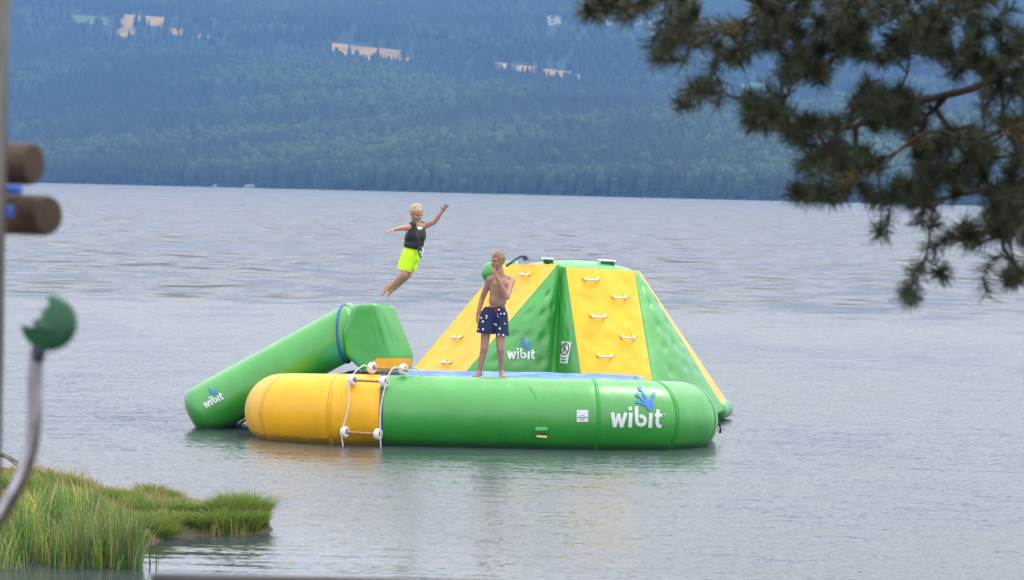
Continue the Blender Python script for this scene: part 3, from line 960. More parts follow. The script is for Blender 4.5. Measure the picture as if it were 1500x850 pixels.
# crown: closed green top with rounded rim
bm = bmesh.new()
rim = [TL1, TL2, VT, F1, F2, R1, R2, K2, K1]
cen = sum(rim, Vector())/len(rim); cen.z = max(p.z for p in rim) + .045
rings = [[bm.verts.new(p + Vector((0, 0, -.05))) for p in rim]]
for q in (.02, .06, .12, .22, .35, .5, .7, .88):
    row = []
    for p in rim:
        x = p.lerp(cen, q); x.z = p.z*(1-q) + cen.z*q + .075*(math.sin(min(1, q*2.2)*math.pi/2)**.8)*(1-q*.5) - .03
        row.append(bm.verts.new(x))
    rings.append(row)
n = len(rim)
for A_, B_ in zip(rings, rings[1:]):
    for k in range(n): bm.faces.new((A_[k], A_[(k+1) % n], B_[(k+1) % n], B_[k]))
bm.faces.new(rings[-1])
bmesh.ops.recalc_face_normals(bm, faces=bm.faces)
o_top = from_bm('top_panel', bm, m_green, tower)
md = o_top.modifiers.new('s', 'SUBSURF'); md.levels = 2; md.render_levels = 2
# tubular end of the ridge poking out behind the left panel
bm = bmesh.new(); tube_bm(bm, catmull([P(760, 398, 46.5), P(735, 400, 46.5), P(720, 400, 46.5), P(713, 400, 46.5), P(707, 400, 46.5), P(705, 400, 46.5)], 6), [.16]*14 + [.155, .15, .148, .145, .14, .13, .12, .11, .095, .08, .07, .06, .05, .04, .03, .02, .01], 32)
from_bm('ridge_tube', bm, m_green, tower)
bm = bmesh.new()
tube_bm(bm, [Rf + Vector((-.09, -.02, -.03)), Rf + Vector((-.09, .01, -.03)), Rf + Vector((-.09, .10, -.02)), Rb + Vector((-.10, -.05, -.02)), Rb + Vector((-.10, .05, -.02))], [.07, .11, .125, .125, .07], 28)
from_bm('foot_tube', bm, m_green, tower)
# valley boss: the welded pleat at the head of the front valley
bm = bmesh.new(); bmesh.ops.create_icosphere(bm, subdivisions=4, radius=.14)
for v in bm.verts: v.co = Vector((v.co.x*.9, v.co.y*.8, v.co.z*(1.2 if v.co.z < 0 else .6)))
bmesh.ops.translate(bm, vec=P(818, 400, 45.27), verts=bm.verts)
from_bm('pleat', bm, m_green, tower)
bm = bmesh.new(); bmesh.ops.create_icosphere(bm, subdivisions=3, radius=.065); bmesh.ops.translate(bm, vec=R1 + Vector((-.03, .09, -.035)), verts=bm.verts)
from_bm('corner_cap', bm, m_green, tower)
# handles
def handle(px, py, bvh, parent, sc_=1.0):
    c = stick(bvh, (px, py), 0)
    r = ray(px, py).normalized(); h = bvh.ray_cast(Vector((0, 0, CAMH)), r)
    nrm = h[1] if h[1].dot(r) < 0 else -h[1]
    up = (Vector((0, 0, 1)) - nrm*nrm.z).normalized(); rt = up.cross(nrm).normalized()
    if rt.x < 0: rt = -rt
    Wd = .085*sc_
    a = c - rt*Wd; b = c + rt*Wd
    dn = -up*.055 + nrm*.055
    bm = bmesh.new()
    tube_bm(bm, catmull([a + nrm*.005 + up*.01, a + dn*.5, a + dn*.95 + rt*.012, a + dn + rt*.04, b + dn - rt*.04, b + dn*.95 - rt*.012, b + dn*.5, b + nrm*.005 + up*.01], 4), .0145, 10)
    ho2 = from_bm('handle', bm, m_white, parent)
    for e in (a, b):
        bm = bmesh.new()
        mrot = Matrix((rt, up, nrm)).transposed()
        box_bm(bm, (.075, .05, .014), e + nrm*.008 + up*.01, mrot, .004)
        from_bm('patch', bm, m_yellow, ho2)
b_pl, b_pf = bvh_of([o_pl]), bvh_of([o_pf])
for (x, y) in ((771, 402), (671, 494), (656, 531)): handle(x, y, b_pl, tower, .9)
for (x, y) in ((866, 409), (908, 435), (876, 463), (920, 493), (886, 521)): handle(x, y, b_pf, tower)
# handles on the crown
for (x, y, sc3) in ((803, 383, .8), (890, 387.5, 1.15)):
    c = P(x, y, 45.5)
    bm = bmesh.new(); box_bm(bm, (.17*sc3, .10, .07*sc3), c, Matrix.Rotation(R(5), 3, 'Y'), .015)
    h1 = from_bm('crown_handle', bm, plain('deep_green_pvc', (.008, .07, .02), .5), tower)
    bm = bmesh.new(); box_bm(bm, (.21*sc3, .12, .025), c + Vector((-.01, 0, .045*sc3)), Matrix.Rotation(R(2), 3, 'Y'), .008)
    from_bm('grip', bm, m_logo, h1)
# dark rope lying over the ridge
bm = bmesh.new()
tube_bm(bm, catmull([P(742, 390, 45.3), P(750, 384, 45.35), P(757, 379, 45.5), P(764, 376, 45.6), P(769, 376, 45.7), P(773, 379, 45.6), P(769, 380, 45.5), P(766, 377.5, 45.5)], 5), .017, 8)
from_bm('tie_rope', bm, m_rope_dark, tower)
b_gl = bvh_of([o_gl]); 
logo(b_gl, tower, 744.5, 526, .53, R(.5))
# prohibition sign on the green face beside the yellow panel
b_gm = bvh_of([o_gm, o_gl])
def z2(p): return (810 + p[0]/15.45, 490 + p[1]/15.45)
def qrect(q, n=8):
    V = []; Fc = []
    for i in range(n+1):
        for j in range(n+1):
            u, v = i/n, j/n
            V.append(tuple((q[0][k]*(1-u)*(1-v) + q[1][k]*u*(1-v) + q[2][k]*u*v + q[3][k]*(1-u)*v) for k in (0, 1)))
    for i in range(n):
        for j in range(n): Fc.append((i*(n+1)+j, (i+1)*(n+1)+j, (i+1)*(n+1)+j+1, i*(n+1)+j+1))
    return {'v': V, 'f': Fc}
sgn_ = decal('warning_sign', b_gm, [qrect([(210, 155), (428, 178), (335, 662), (165, 648)])], m_logo, tower, .006, T2=z2)
el = [(282 + 84*math.cos(a)*1.0 + 18*math.sin(-a), 330 + 132*math.sin(a)) for a in np.linspace(0, 2*math.pi, 33)]
m_maroon = plain('maroon_print', (.09, .02, .04), .6)
decal('prohibition_ring', b_gm, [stroke(el, 11), stroke([(245, 240), (330, 420)], 10)], m_maroon, sgn_, .010, T2=z2)
decal('figure_print', b_gm, [disc(300, 245, 24, 22), stroke([(290, 290), (240, 310)], 10), stroke([(275, 285), (275, 345), (245, 385)], 10), stroke([(230, 400), (285, 400)], 6)], m_ink, sgn_, .014, T2=z2)
decal('text_lines', b_gm, [stroke([(205 + i*17, 520), (205 + i*17, 548)], 4.5) for i in range(7)] + [stroke([(200, 535), (318, 540)], 5)] +
      [stroke([(205 + i*15, 585), (205 + i*15, 615)], 5) for i in range(8)] + [stroke([(200, 600), (322, 606)], 6)], m_ink, sgn_, .010, T2=z2)

# ================================================================== PEOPLE
def cap_prim(bm, p0, p1, r0, r1, seg=18, flat=None):
    """tapered capsule; flat=(axis, factor) squashes it along an axis"""
    p0, p1 = Vector(p0), Vector(p1); t = p1 - p0; L = t.length
    t = t/L if L > 1e-6 else Vector((0, 0, 1))
    a = t.cross(Vector((0, 0, 1)) if abs(t.z) < .9 else Vector((0, 1, 0))).normalized(); b = t.cross(a)
    rings = []; cen = []
    st = [(p0 - t*r0*math.sin(q), r0*math.cos(q)) for q in (1.5, 1.1, .7, .35)] + [(p0.lerp(p1, k/6), r0 + (r1-r0)*k/6) for k in range(7)] + [(p1 + t*r1*math.sin(q), r1*math.cos(q)) for q in (.35, .7, 1.1, 1.5)]
    for (c, r_) in st:
        ring = []
        for k in range(seg):
            d = (a*math.cos(2*math.pi*k/seg) + b*math.sin(2*math.pi*k/seg))*r_
            if flat:
                ax, f_ = flat; d = d - ax*(d.dot(ax))*(1-f_)
            ring.append(bm.verts.new(c + d))
        rings.append(ring)
    for A_, B_ in zip(rings, rings[1:]):
        for k in range(seg): bm.faces.new((A_[k], A_[(k+1) % seg], B_[(k+1) % seg], B_[k]))
    bm.faces.new(rings[0][::-1]); bm.faces.new(rings[-1])
def ell_prim(bm, c, ax, ay, az, rx, ry, rz):
    r = bmesh.ops.create_icosphere(bm, subdivisions=3, radius=1)
    for v in r['verts']:
        q = v.co.copy(); v.co = Vector(c) + ax*q.x*rx + ay*q.y*ry + az*q.z*rz
def remesh(name, bm, vox, mat, parent, smooth=4, fac=.5, cut=None):
    bmesh.ops.recalc_face_normals(bm, faces=bm.faces)
    me = bpy.data.meshes.new(name); bm.to_mesh(me); bm.free()
    tmp = bpy.data.objects.new('tmp', me); C.objects.link(tmp)
    md = tmp.modifiers.new('r', 'REMESH'); md.mode = 'VOXEL'; md.voxel_size = vox
    if smooth:
        md = tmp.modifiers.new('s', 'SMOOTH'); md.factor = fac; md.iterations = smooth
    dg = bpy.context.evaluated_depsgraph_get()
    me2 = bpy.data.meshes.new_from_object(tmp.evaluated_get(dg))
    bpy.data.objects.remove(tmp); bpy.data.meshes.remove(me)
    me2.name = name; me2.materials.clear()
    if cut:
        b = bmesh.new(); b.from_mesh(me2)
        for (co, no) in cut:
            bmesh.ops.bisect_plane(b, geom=b.verts[:] + b.edges[:] + b.faces[:], plane_co=co, plane_no=no, clear_outer=True)
        b.to_mesh(me2); b.free()
    return link(name, me2, mat, parent)
def skin(name, c):
    g = G(name, .5, Subsurface_Weight=.12, Specular_IOR_Level=.4)
    g.b.inputs['Subsurface Radius'].default_value = (.02, .008, .004)
    f = g.noise(g.coord(), 9, 5)
    g.col(g.ramp(f, [(.3, tuple(x*.88 for x in c)), (.7, tuple(min(1, x*1.1) for x in c))]))
    return g.m
m_skin1 = skin('tanned_skin', (.36, .19, .115))
m_skin2 = skin('fair_skin', (.44, .225, .14))
def hair_mat(name, c):
    g = G(name, .6)
    f = g.noise(g.coord((1, 1, .25)), 90, 3)
    g.col(g.ramp(f, [(.3, tuple(x*.55 for x in c)), (.7, c)]))
    g.nrm(g.bump(f, .9, .01)); return g.m

def build_head(bm, hc, fwd, up, H, parts):
    """head of height H centred at hc"""
    rt = fwd.cross(up).normalized()
    ell_prim(bm, hc + up*H*.10 - fwd*H*.03, rt, fwd, up, H*.345, H*.42, H*.385)        # skull
    ell_prim(bm, hc - up*H*.14 + fwd*H*.10, rt, fwd, up, H*.285, H*.30, H*.34)          # face
    ell_prim(bm, hc - up*H*.41 + fwd*H*.25, rt, fwd, up, H*.12, H*.10, H*.08)           # chin
    cap_prim(bm, hc + up*H*.02 + fwd*H*.385, hc - up*H*.12 + fwd*H*.47, H*.04, H*.062)  # nose
    ell_prim(bm, hc + up*H*.075 + fwd*H*.34, rt, fwd, up, H*.24, H*.07, H*.05)          # brow
    ell_prim(bm, hc - up*H*.255 + fwd*H*.385, rt, fwd, up, H*.10, H*.035, H*.028)       # lips
    for s in (-1, 1):
        ell_prim(bm, hc - up*H*.02 + rt*s*H*.35 - fwd*H*.02, rt, fwd, up, H*.035, H*.075, H*.12)
        ell_prim(bm, hc - up*H*.13 + rt*s*H*.16 + fwd*H*.30, rt, fwd, up, H*.10, H*.07, H*.09)
    return rt
def hand(bm, wrist, d, palm_n, L, curl=.4, splay=.22, side=1, point=False):
    """wrist point, direction of the hand, normal of the palm side, hand length L"""
    d = d.normalized(); n = (palm_n - d*palm_n.dot(d)).normalized(); s = d.cross(n).normalized()*side
    ell_prim(bm, wrist + d*L*.27, s, n, d, L*.22, L*.11, L*.32)
    for i, (off, ln) in enumerate(((-.16, .40), (-.055, .46), (.055, .43), (.15, .34))):
        c_ = curl if not (point and i == 0) else .05
        c_ = c_ if not point or i == 0 else 1.15
        base = wrist + d*L*.52 + s*off*L
        dd = (d + s*off*splay*4).normalized()
        q1 = base + (dd*math.cos(c_*.6) + n*math.sin(c_*.6))*L*ln*.45
        q2 = q1 + (dd*math.cos(c_*1.6) + n*math.sin(c_*1.6))*L*ln*.32
        q3 = q2 + (dd*math.cos(c_*2.3) + n*math.sin(c_*2.3))*L*ln*.2
        cap_prim(bm, base, q1, L*.052, L*.048, 10); cap_prim(bm, q1, q2, L*.048, L*.044, 10); cap_prim(bm, q2, q3, L*.044, L*.038, 10)
    tb = wrist + d*L*.16 - s*L*.15
    t1 = tb + (d*.65 - s*.75 + n*.25).normalized()*L*.26
    t2 = t1 + (d*.9 - s*.35 + n*.3).normalized()*L*.20
    cap_prim(bm, tb, t1, L*.07, L*.055, 10); cap_prim(bm, t1, t2, L*.055, L*.045, 10)
def foot_prim(bm, ankle, toe_dir, down, L):
    t = toe_dir.normalized(); dn = down.normalized()
    heel = ankle - t*L*.16 + dn*L*.20
    ball = ankle + t*L*.50 + dn*L*.25
    side = t.cross(dn).normalized()
    cap_prim(bm, ankle, heel, L*.14, L*.13); cap_prim(bm, heel, ball, L*.12, L*.11, flat=None); cap_prim(bm, ankle + dn*L*.03, ball, L*.13, L*.10)
    for k in range(5):
        o_ = side*(k-2)*L*.085
        cap_prim(bm, ball + o_*.9, ball + o_*1.1 + t*L*(.20 - .02*abs(k-1)) + dn*L*.02, L*.05, L*.042, 10)
def eyes(parent, hc, fwd, up, rt, H, m_eye):
    for s in (-1, 1):
        bm = bmesh.new(); ell_prim(bm, hc + up*H*.005 + rt*s*H*.145 + fwd*H*.355, rt, fwd, up, H*.05, H*.03, H*.022)
        from_bm('eye', bm, m_eye, parent)
        bm = bmesh.new(); cap_prim(bm, hc + up*H*.075 + rt*s*H*.07 + fwd*H*.405, hc + up*H*.085 + rt*s*H*.21 + fwd*H*.36, H*.014, H*.011, 8)
        from_bm('eyebrow', bm, m_brow, parent)
m_eye = plain('eye', (.03, .02, .02), .3)
m_brow = plain('eyebrow', (.20, .12, .06), .8)
m_lip = plain('lips', (.36, .12, .10), .5)
def hair(parent, hc, fwd, up, rt, H, mat, seed, thick=.055, back=.0):
    bm = bmesh.new()
    rr = random.Random(seed)
    ell_prim(bm, hc + up*H*.13 - fwd*H*.06, rt, fwd, up, H*(.345+thick), H*(.42+thick*.7), H*(.385+thick))
    for _ in range(170):                                   # short tousled locks
        th = rr.uniform(0, 6.28); ph = rr.uniform(-.2, 1.4)
        n_ = rt*math.cos(th)*math.cos(ph) + fwd*math.sin(th)*math.cos(ph) + up*math.sin(ph)
        p = hc + up*H*.13 - fwd*H*.06 + rt*n_.dot(rt)*H*.365 + fwd*n_.dot(fwd)*H*.43 + up*n_.dot(up)*H*.41
        tt = (n_*rr.uniform(.1, .6) + fwd*rr.uniform(.3, 1.0) + rt*rr.uniform(-.3, .3)).normalized()
        p = p - n_*H*.012
        cap_prim(bm, p, p + tt*H*rr.uniform(.06, .12), H*.022, H*.008, 6)
    # trim off the face, neck and sides
    cut = [(hc - up*H*.05, -up*1.0 + fwd*.42), ]
    cut2 = [(hc - up*H*.16, -up)]
    o = remesh('hair', bm, H*.03, mat, parent, 1, .3)
    b = bmesh.new(); b.from_mesh(o.data)
    dl = []
    for v in b.verts:
        q = v.co - hc; f_, u_, r_ = q.dot(fwd)/H, q.dot(up)/H, q.dot(rt)/H
        lim = .20 + .02*math.sin(r_*40) if f_ > .22 else (-.02 if f_ > .02 else (-.06 if f_ > -.05 else -.24))
        if f_ > -.12 and abs(r_) > .30 and f_ < .22: lim = max(lim, -.02)
        if u_ < lim: dl.append(v)
    bmesh.ops.delete(b, geom=dl, context='VERTS')
    b.to_mesh(o.data); b.free()
    return o

# ---- boy standing on the mat
D1 = 42.55
boy = empty('person', (P(722, 552, D1).x, D1, .72), 'boy in navy spotted swim shorts standing on the mat, hand at his face', 'person')
H1 = .225
fwd = Vector((-.72, -.68, -.02)).normalized(); up = Vector((.03, 0, 1)); up = (up - fwd*up.dot(fwd)).normalized()
hc = P(729, 383, D1)
bm = bmesh.new()
rt = build_head(bm, hc, fwd, up, H1, boy)
lat = Vector((.94, .34, 0)).normalized()      # from his right shoulder (photo left) to his left
dep = Vector((0, 0, 1)).cross(lat).normalized()
Z = Vector((0, 0, 1))
neck = P(733.5, 404, D1)
cap_prim(bm, hc - up*.06 - fwd*.02, neck + Vector((0, .01, 0)), .050, .056)
sr, sl = P(717.5, 409.5, D1 - .05), P(749.5, 411, D1 + .08)
chest = P(732.5, 419, D1); belly = P(729, 440, D1); pelv = P(724.5, 457, D1)
cap_prim(bm, neck - Z*.01, sr + Z*.005 + lat*.02, .048, .045); cap_prim(bm, neck - Z*.01, sl + Z*.005 - lat*.02, .048, .048)
ell_prim(bm, chest, lat, dep, Z, .150, .092, .135)
ell_prim(bm, chest - Z*.03 + lat*.055 - dep*.0, lat, dep, Z, .085, .088, .12); ell_prim(bm, chest - Z*.03 - lat*.055, lat, dep, Z, .085, .088, .12)
for s in (-1, 1): ell_prim(bm, chest + Z*.02 + lat*s*.062 + (-dep if dep.y > 0 else dep)*.055, lat, dep, Z, .062, .038, .05)
ell_prim(bm, (chest + belly)/2, lat, dep, Z, .128, .082, .13)
ell_prim(bm, belly, lat, dep, Z, .122, .080, .12); ell_prim(bm, pelv, lat, dep, Z, .140, .092, .10)
# right arm hanging (photo left)
el, wr = P(706.5, 437, D1 + .05), P(699.5, 461, D1 - .02)
cap_prim(bm, sr, el, .047, .036); cap_prim(bm, sr.lerp(el, .35), sr.lerp(el, .6), .043, .042); cap_prim(bm, el, wr, .036, .024); cap_prim(bm, el.lerp(wr, .1), el.lerp(wr, .4), .036, .034)
hand(bm, wr, (P(698.5, 471, D1 - .03) - wr), Vector((1, -.2, 0)), .155, .5, side=-1)
# left arm folded, hand to the mouth
el2, wr2 = P(742.5, 435.5, D1 - .20), P(727, 405, D1 - .25)
cap_prim(bm, sl, el2, .048, .039); cap_prim(bm, el2, wr2, .038, .026); cap_prim(bm, el2.lerp(wr2, .1), el2.lerp(wr2, .45), .038, .036)
hand(bm, wr2, (P(721.5, 391, D1 - .23) - wr2), Vector((.2, .9, .1)), .155, .9, side=1, point=True)
# legs
hr, hl = P(714, 461, D1 - .02), P(733, 462, D1 + .02)
kr, kl = P(709.5, 510, D1 - .05), P(733, 512, D1 - .03)
ar, al = P(702.5, 543.5, D1 + .0), P(735, 544, D1 + .05)
for (h_, k_, a_) in ((hr, kr, ar), (hl, kl, al)):
    cap_prim(bm, h_, k_, .076, .052); cap_prim(bm, k_, a_, .050, .031); cap_prim(bm, k_.lerp(a_, .12) + Vector((0, .012, 0)), k_.lerp(a_, .48) + Vector((0, .012, 0)), .050, .043)
    ell_prim(bm, k_ + Vector((0, -.012, 0)), Vector((1, 0, 0)), Vector((0, 1, 0)), Z, .045, .045, .055)
foot_prim(bm, ar, Vector((-.30, -1, 0)), -Z, .235); foot_prim(bm, al, Vector((.12, -1, 0)), -Z, .235)
b1 = remesh('person_body', bm, .0065, m_skin1, boy, 5, .5)
b1.name = 'body'
eyes(boy, hc, fwd, up, rt, H1, m_eye)
bm = bmesh.new(); ell_prim(bm, hc - up*H1*.255 + fwd*H1*.405, rt, fwd, up, H1*.085, H1*.03, H1*.02); from_bm('mouth', bm, m_lip, boy)
hair(boy, hc, fwd, up, rt, H1, hair_mat('sandy_hair', (.30, .18, .085)), 4, .008)
# swim shorts
g = G('navy_spotted_cloth', .8)
vr = g.n('ShaderNodeTexVoronoi'); vr.inputs['Scale'].default_value = 15; vr.inputs['Randomness'].default_value = .9
c = g.coord((1, 1, 1)); g.l(c, vr.inputs['Vector'])
st = g.n('ShaderNodeMath', operation='LESS_THAN'); g.l(vr.outputs['Distance'], st.inputs[0]); st.inputs[1].default_value = .20
mx = g.n('ShaderNodeMix', data_type='RGBA'); g.l(st.outputs[0], mx.inputs[0]); mx.inputs[6].default_value = (.008, .014, .05, 1); mx.inputs[7].default_value = (.75, .78, .85, 1)
g.col(mx.outputs[2]); f = g.noise(c, 14, 3); g.nrm(g.bump(f, .6, .03))
m_spot = g.m
bm = bmesh.new()
wst = P(725, 452, D1)
ell_prim(bm, wst - Z*.05, lat, dep, Z, .158, .112, .12); ell_prim(bm, wst + Z*.01, lat, dep, Z, .140, .098, .09)
qr, ql = P(709.5, 492, D1 - .05), P(734, 498, D1 - .01)
cap_prim(bm, hr + lat*.0, qr, .098, .112); cap_prim(bm, hl, ql, .098, .110)
for k in range(10):
    a = k*.63
    for (h_, q_) in ((hr, qr), (hl, ql)):
        dv = Vector((math.cos(a), math.sin(a)*.9, 0))
        cap_prim(bm, h_ + dv*.07, q_ + dv*.098, .014, .020, 8)
sh = remesh('swim_shorts', bm, .008, m_spot, boy, 3, .5, cut=[(P(722, 489.5, D1), Vector((-.09, 0, -1))), (P(725, 449.5, D1), Vector((-.03, 0, 1)))])
bm = bmesh.new()
dl_ = -1 if dep.y > 0 else 1
wfr = wst + dep*dl_*.115 - lat*.02
m_red = plain('red_cord', (.30, .01, .02), .7)
tube_bm(bm, [wfr + Z*.005, wfr + lat*.012 - Z*.03, wfr + lat*.004 - Z*.07], .009, 8); tube_bm(bm, [wfr + Z*.005 - lat*.01, wfr - lat*.02 - Z*.03, wfr - lat*.012 - Z*.055], .008, 8)
from_bm('drawstring', bm, m_red, sh)
print('BOY hem ok', len(sh.data.polygons))

# ---- boy in mid-air
D2 = 43.0
jb = empty('person', (P(606, 372, D2).x, D2, P(606, 372, D2).z), 'blond boy in black vest and neon yellow shorts leaping through the air', 'person')
H2 = .232
hc = P(609.5, 312.5, D2)
fwd = Vector((.62, -.70, -.34)).normalized(); up = Vector((.02, -.1, 1)); up = (up - fwd*up.dot(fwd)).normalized()
bm = bmesh.new()
rt = build_head(bm, hc, fwd, up, H2, jb)
lat = Vector((.86, -.50, 0)).normalized()     # photo left shoulder -> photo right shoulder runs in depth too
lat = Vector((.80, .60, .03)).normalized()
tz = (P(610, 330, D2) - P(602.5, 366, D2)).normalized()
dep = tz.cross(lat).normalized()
neck = P(611, 329, D2)
cap_prim(bm, hc - up*.07 - fwd*.01, neck - tz*.01, .046, .050)
sr, sl = P(601, 333, D2 - .10), P(621, 332, D2 + .10)
cap_prim(bm, neck - tz*.015, sr, .045, .045); cap_prim(bm, neck - tz*.015, sl, .045, .045)
ell_prim(bm, P(609, 342, D2), lat, dep, tz, .125, .085, .12); ell_prim(bm, P(606.5, 355, D2), lat, dep, tz, .110, .078, .12); ell_prim(bm, P(602.5, 370, D2), lat, dep, tz, .118, .085, .10)
e1_, w1 = P(587.5, 334.5, D2 - .20), P(576, 337, D2 - .27)
cap_prim(bm, sr, e1_, .043, .033); cap_prim(bm, e1_, w1, .033, .022)
hand(bm, w1, P(570, 338.5, D2 - .31) - w1, Vector((0, .3, -1)), .135, .35, .2, side=-1)
e2_, w2 = P(636.5, 325.5, D2 + .05), P(647.5, 310.5, D2 - .02)
cap_prim(bm, sl, e2_, .042, .032); cap_prim(bm, e2_, w2, .032, .022)
hand(bm, w2, P(654, 301, D2 - .04) - w2, Vector((.5, -.8, 0)), .145, .25, .42, side=1)
hr, hl = P(598, 374, D2 - .05), P(605, 376, D2 + .06)
kr, kl = P(591.5, 403, D2 - .12), P(598, 402.5, D2 + .0)
ar, al = P(569.5, 423, D2 + .02), P(576.5, 424, D2 + .16)
for (h_, k_, a_) in ((hr, kr, ar), (hl, kl, al)):
    cap_prim(bm, h_, k_, .068, .047); cap_prim(bm, k_, a_, .046, .028); cap_prim(bm, k_.lerp(a_, .1), k_.lerp(a_, .45), .046, .040)
foot_prim(bm, ar, P(564, 435.5, D2 - .03) - ar, Vector((-.9, -.1, .35)), .185)
foot_prim(bm, al, P(573, 437, D2 + .12) - al, Vector((-.9, -.1, .2)), .185)
b2 = remesh('person_body', bm, .0062, m_skin2, jb, 5, .5); b2.name = 'body'
eyes(jb, hc, fwd, up, rt, H2, m_eye)
bm = bmesh.new(); ell_prim(bm, hc - up*H2*.26 + fwd*H2*.40, rt, fwd, up, H2*.06, H2*.03, H2*.035); from_bm('mouth', bm, plain('open_mouth', (.16, .03, .03), .5), jb)
hair(jb, hc, fwd, up, rt, H2, hair_mat('blond_hair', (.62, .50, .30)), 9, .006)
# life vest: padded panels round the torso
g = G('black_neoprene', .55); c = g.coord(); f = g.noise(c, 12, 4); g.col(g.ramp(f, [(.3, (.004, .004, .005)), (.7, (.012, .012, .014))])); g.nrm(g.bump(f, .5, .03))
m_vest = g.m
bm = bmesh.new()
ell_prim(bm, P(608.5, 347, D2), lat, dep, tz, .152, .120, .15); ell_prim(bm, P(606.5, 357, D2), lat, dep, tz, .142, .118, .11)
for (px, dd) in ((604.5, -.09), (617.5, .09)):
    cap_prim(bm, P(px, 329.5, D2 + dd), P(px - 1, 345, D2 + dd), .050, .062)
vest = remesh('life_vest', bm, .008, m_vest, jb, 3, .5, cut=[(P(607, 364.5, D2), -tz)])
bvv = bvh_of([vest])
decal('lettering', bvv, [stroke([(611, 333.5), (618, 335.2)], .9)], m_logo, vest, .005)
decal('small_print', bvv, [stroke([(611.5, 335.6), (616, 336.6)], .35)], m_logo, vest, .005)
decal('shoulder_stripe', bvv, [stroke([(619, 329.5), (621.5, 333.5)], .7)], m_logo, vest, .005)
decal('piping', bvv, [stroke([(609.5, 340), (613, 347), (614.5, 355)], .35)], plain('grey_piping', (.12, .12, .13), .6), vest, .004)
# belt strap hanging
bm = bmesh.new()
a = P(616, 362, D2 - .1)
tube_bm(bm, catmull([a, P(620, 366, D2 - .12), P(619.5, 372, D2 - .12), P(616, 377, D2 - .1), P(614, 371, D2 - .1)], 5), .007, 8)
from_bm('belt_loop', bm, m_white, vest)
bm = bmesh.new(); box_bm(bm, (.07, .03, .05), P(615, 364, D2 - .10), Matrix.Rotation(.5, 3, 'Y'), .008); tube_bm(bm, catmull([P(613, 366, D2 - .12), P(614.5, 373, D2 - .12), P(616.5, 378.5, D2 - .12)], 4), .010, 8)
from_bm('buckle', bm, m_black, vest)
# neon shorts
g = G('neon_cloth', .75); f = g.noise(g.coord(), 10, 4); g.col(g.ramp(f, [(.3, (.52, .86, .0)), (.7, (.66, 1.0, .01))])); g.nrm(g.bump(f, .6, .04))
bm = bmesh.new()
ell_prim(bm, P(602.5, 369, D2), lat, dep, tz, .130, .100, .09); ell_prim(bm, P(600.5, 378, D2), lat, dep, tz, .136, .108, .10)
q1, q2 = P(592.5, 393.5, D2 - .06), P(600.5, 393.5, D2 + .07)
cap_prim(bm, hr, q1, .092, .098); cap_prim(bm, hl, q2, .09, .090)
axl = (q1 - hr).normalized()
for k in range(9):
    a = k*.7
    dv = lat*math.cos(a) + dep*math.sin(a)
    cap_prim(bm, hr + dv*.06, q1 + dv*.085, .012, .017, 8); cap_prim(bm, hl + dv*.05, q2 + dv*.08, .012, .016, 8)
remesh('swim_shorts', bm, .008, g.m, jb, 3, .5, cut=[(P(596, 397, D2), Vector((-.28, 0, -1))), (P(603.5, 363.5, D2), tz)])
bm = bmesh.new()
bm.free()

# ================================================================== GRASS AND REEDS
def blades(n, xs, ys, zs, hmin, hmax, wid, bend, cA, cB, lean=None, seed=1, hscale=None):
    r = np.random.default_rng(seed)
    h = r.uniform(hmin, hmax, n)
    if hscale is not None: h = h*hscale
    th = r.uniform(0, 2*np.pi, n)
    bx, by = np.cos(th), np.sin(th)
    if lean is not None: bx = bx + lean[0]; by = by + lean[1]
    fx, fy = -np.sin(th + r.uniform(-.8, .8, n)), np.cos(th)
    w_ = wid*r.uniform(.6, 1.3, n); b = bend*r.uniform(.1, 1.2, n)*h
    t = np.array([0, .35, .7, 1.0]); ww = np.array([1, .85, .55, .05])
    V = np.zeros((n, 8, 3))
    for k in range(4):
        cx = xs + bx*b*t[k]**2; cy = ys + by*b*t[k]**2; cz = zs + h*t[k]*(1 - .25*(b/h)*t[k])
        for s, sg in ((0, -1), (1, 1)):
            V[:, 2*k+s, 0] = cx + sg*fx*w_*ww[k]; V[:, 2*k+s, 1] = cy + sg*fy*w_*ww[k]; V[:, 2*k+s, 2] = cz
    q = np.array([(0, 1, 3, 2), (2, 3, 5, 4), (4, 5, 7, 6)])
    T = (q[None] + (np.arange(n)*8)[:, None, None]).reshape(-1, 4)
    m = r.random(n)[:, None]
    c = np.array(cA)[None]*(1-m) + np.array(cB)[None]*m
    c = np.repeat(c, 8, 0)
    return V.reshape(-1, 3), T, c
gm = G('grass_blade', .55, Subsurface_Weight=0.0)
at = gm.n('ShaderNodeAttribute', attribute_name='tint'); gm.col(at.outputs['Color'])
tr_ = gm.n('ShaderNodeBsdfTranslucent'); gm.l(at.outputs['Color'], tr_.inputs['Color'])
mxs = gm.n('ShaderNodeMixShader'); mxs.inputs[0].default_value = .35
out = gm.t.nodes['Material Output']; gm.l(gm.b.outputs[0], mxs.inputs[1]); gm.l(tr_.outputs[0], mxs.inputs[2]); gm.l(mxs.outputs[0], out.inputs['Surface'])
def scatter(n, x0, x1, y0, y1, cond, seed):
    r = np.random.default_rng(seed)
    x = r.uniform(x0, x1, n); y = r.uniform(y0, y1, n); s = land_sd(x, y)
    k = cond(x, y, s); return x[k], y[k], s[k]
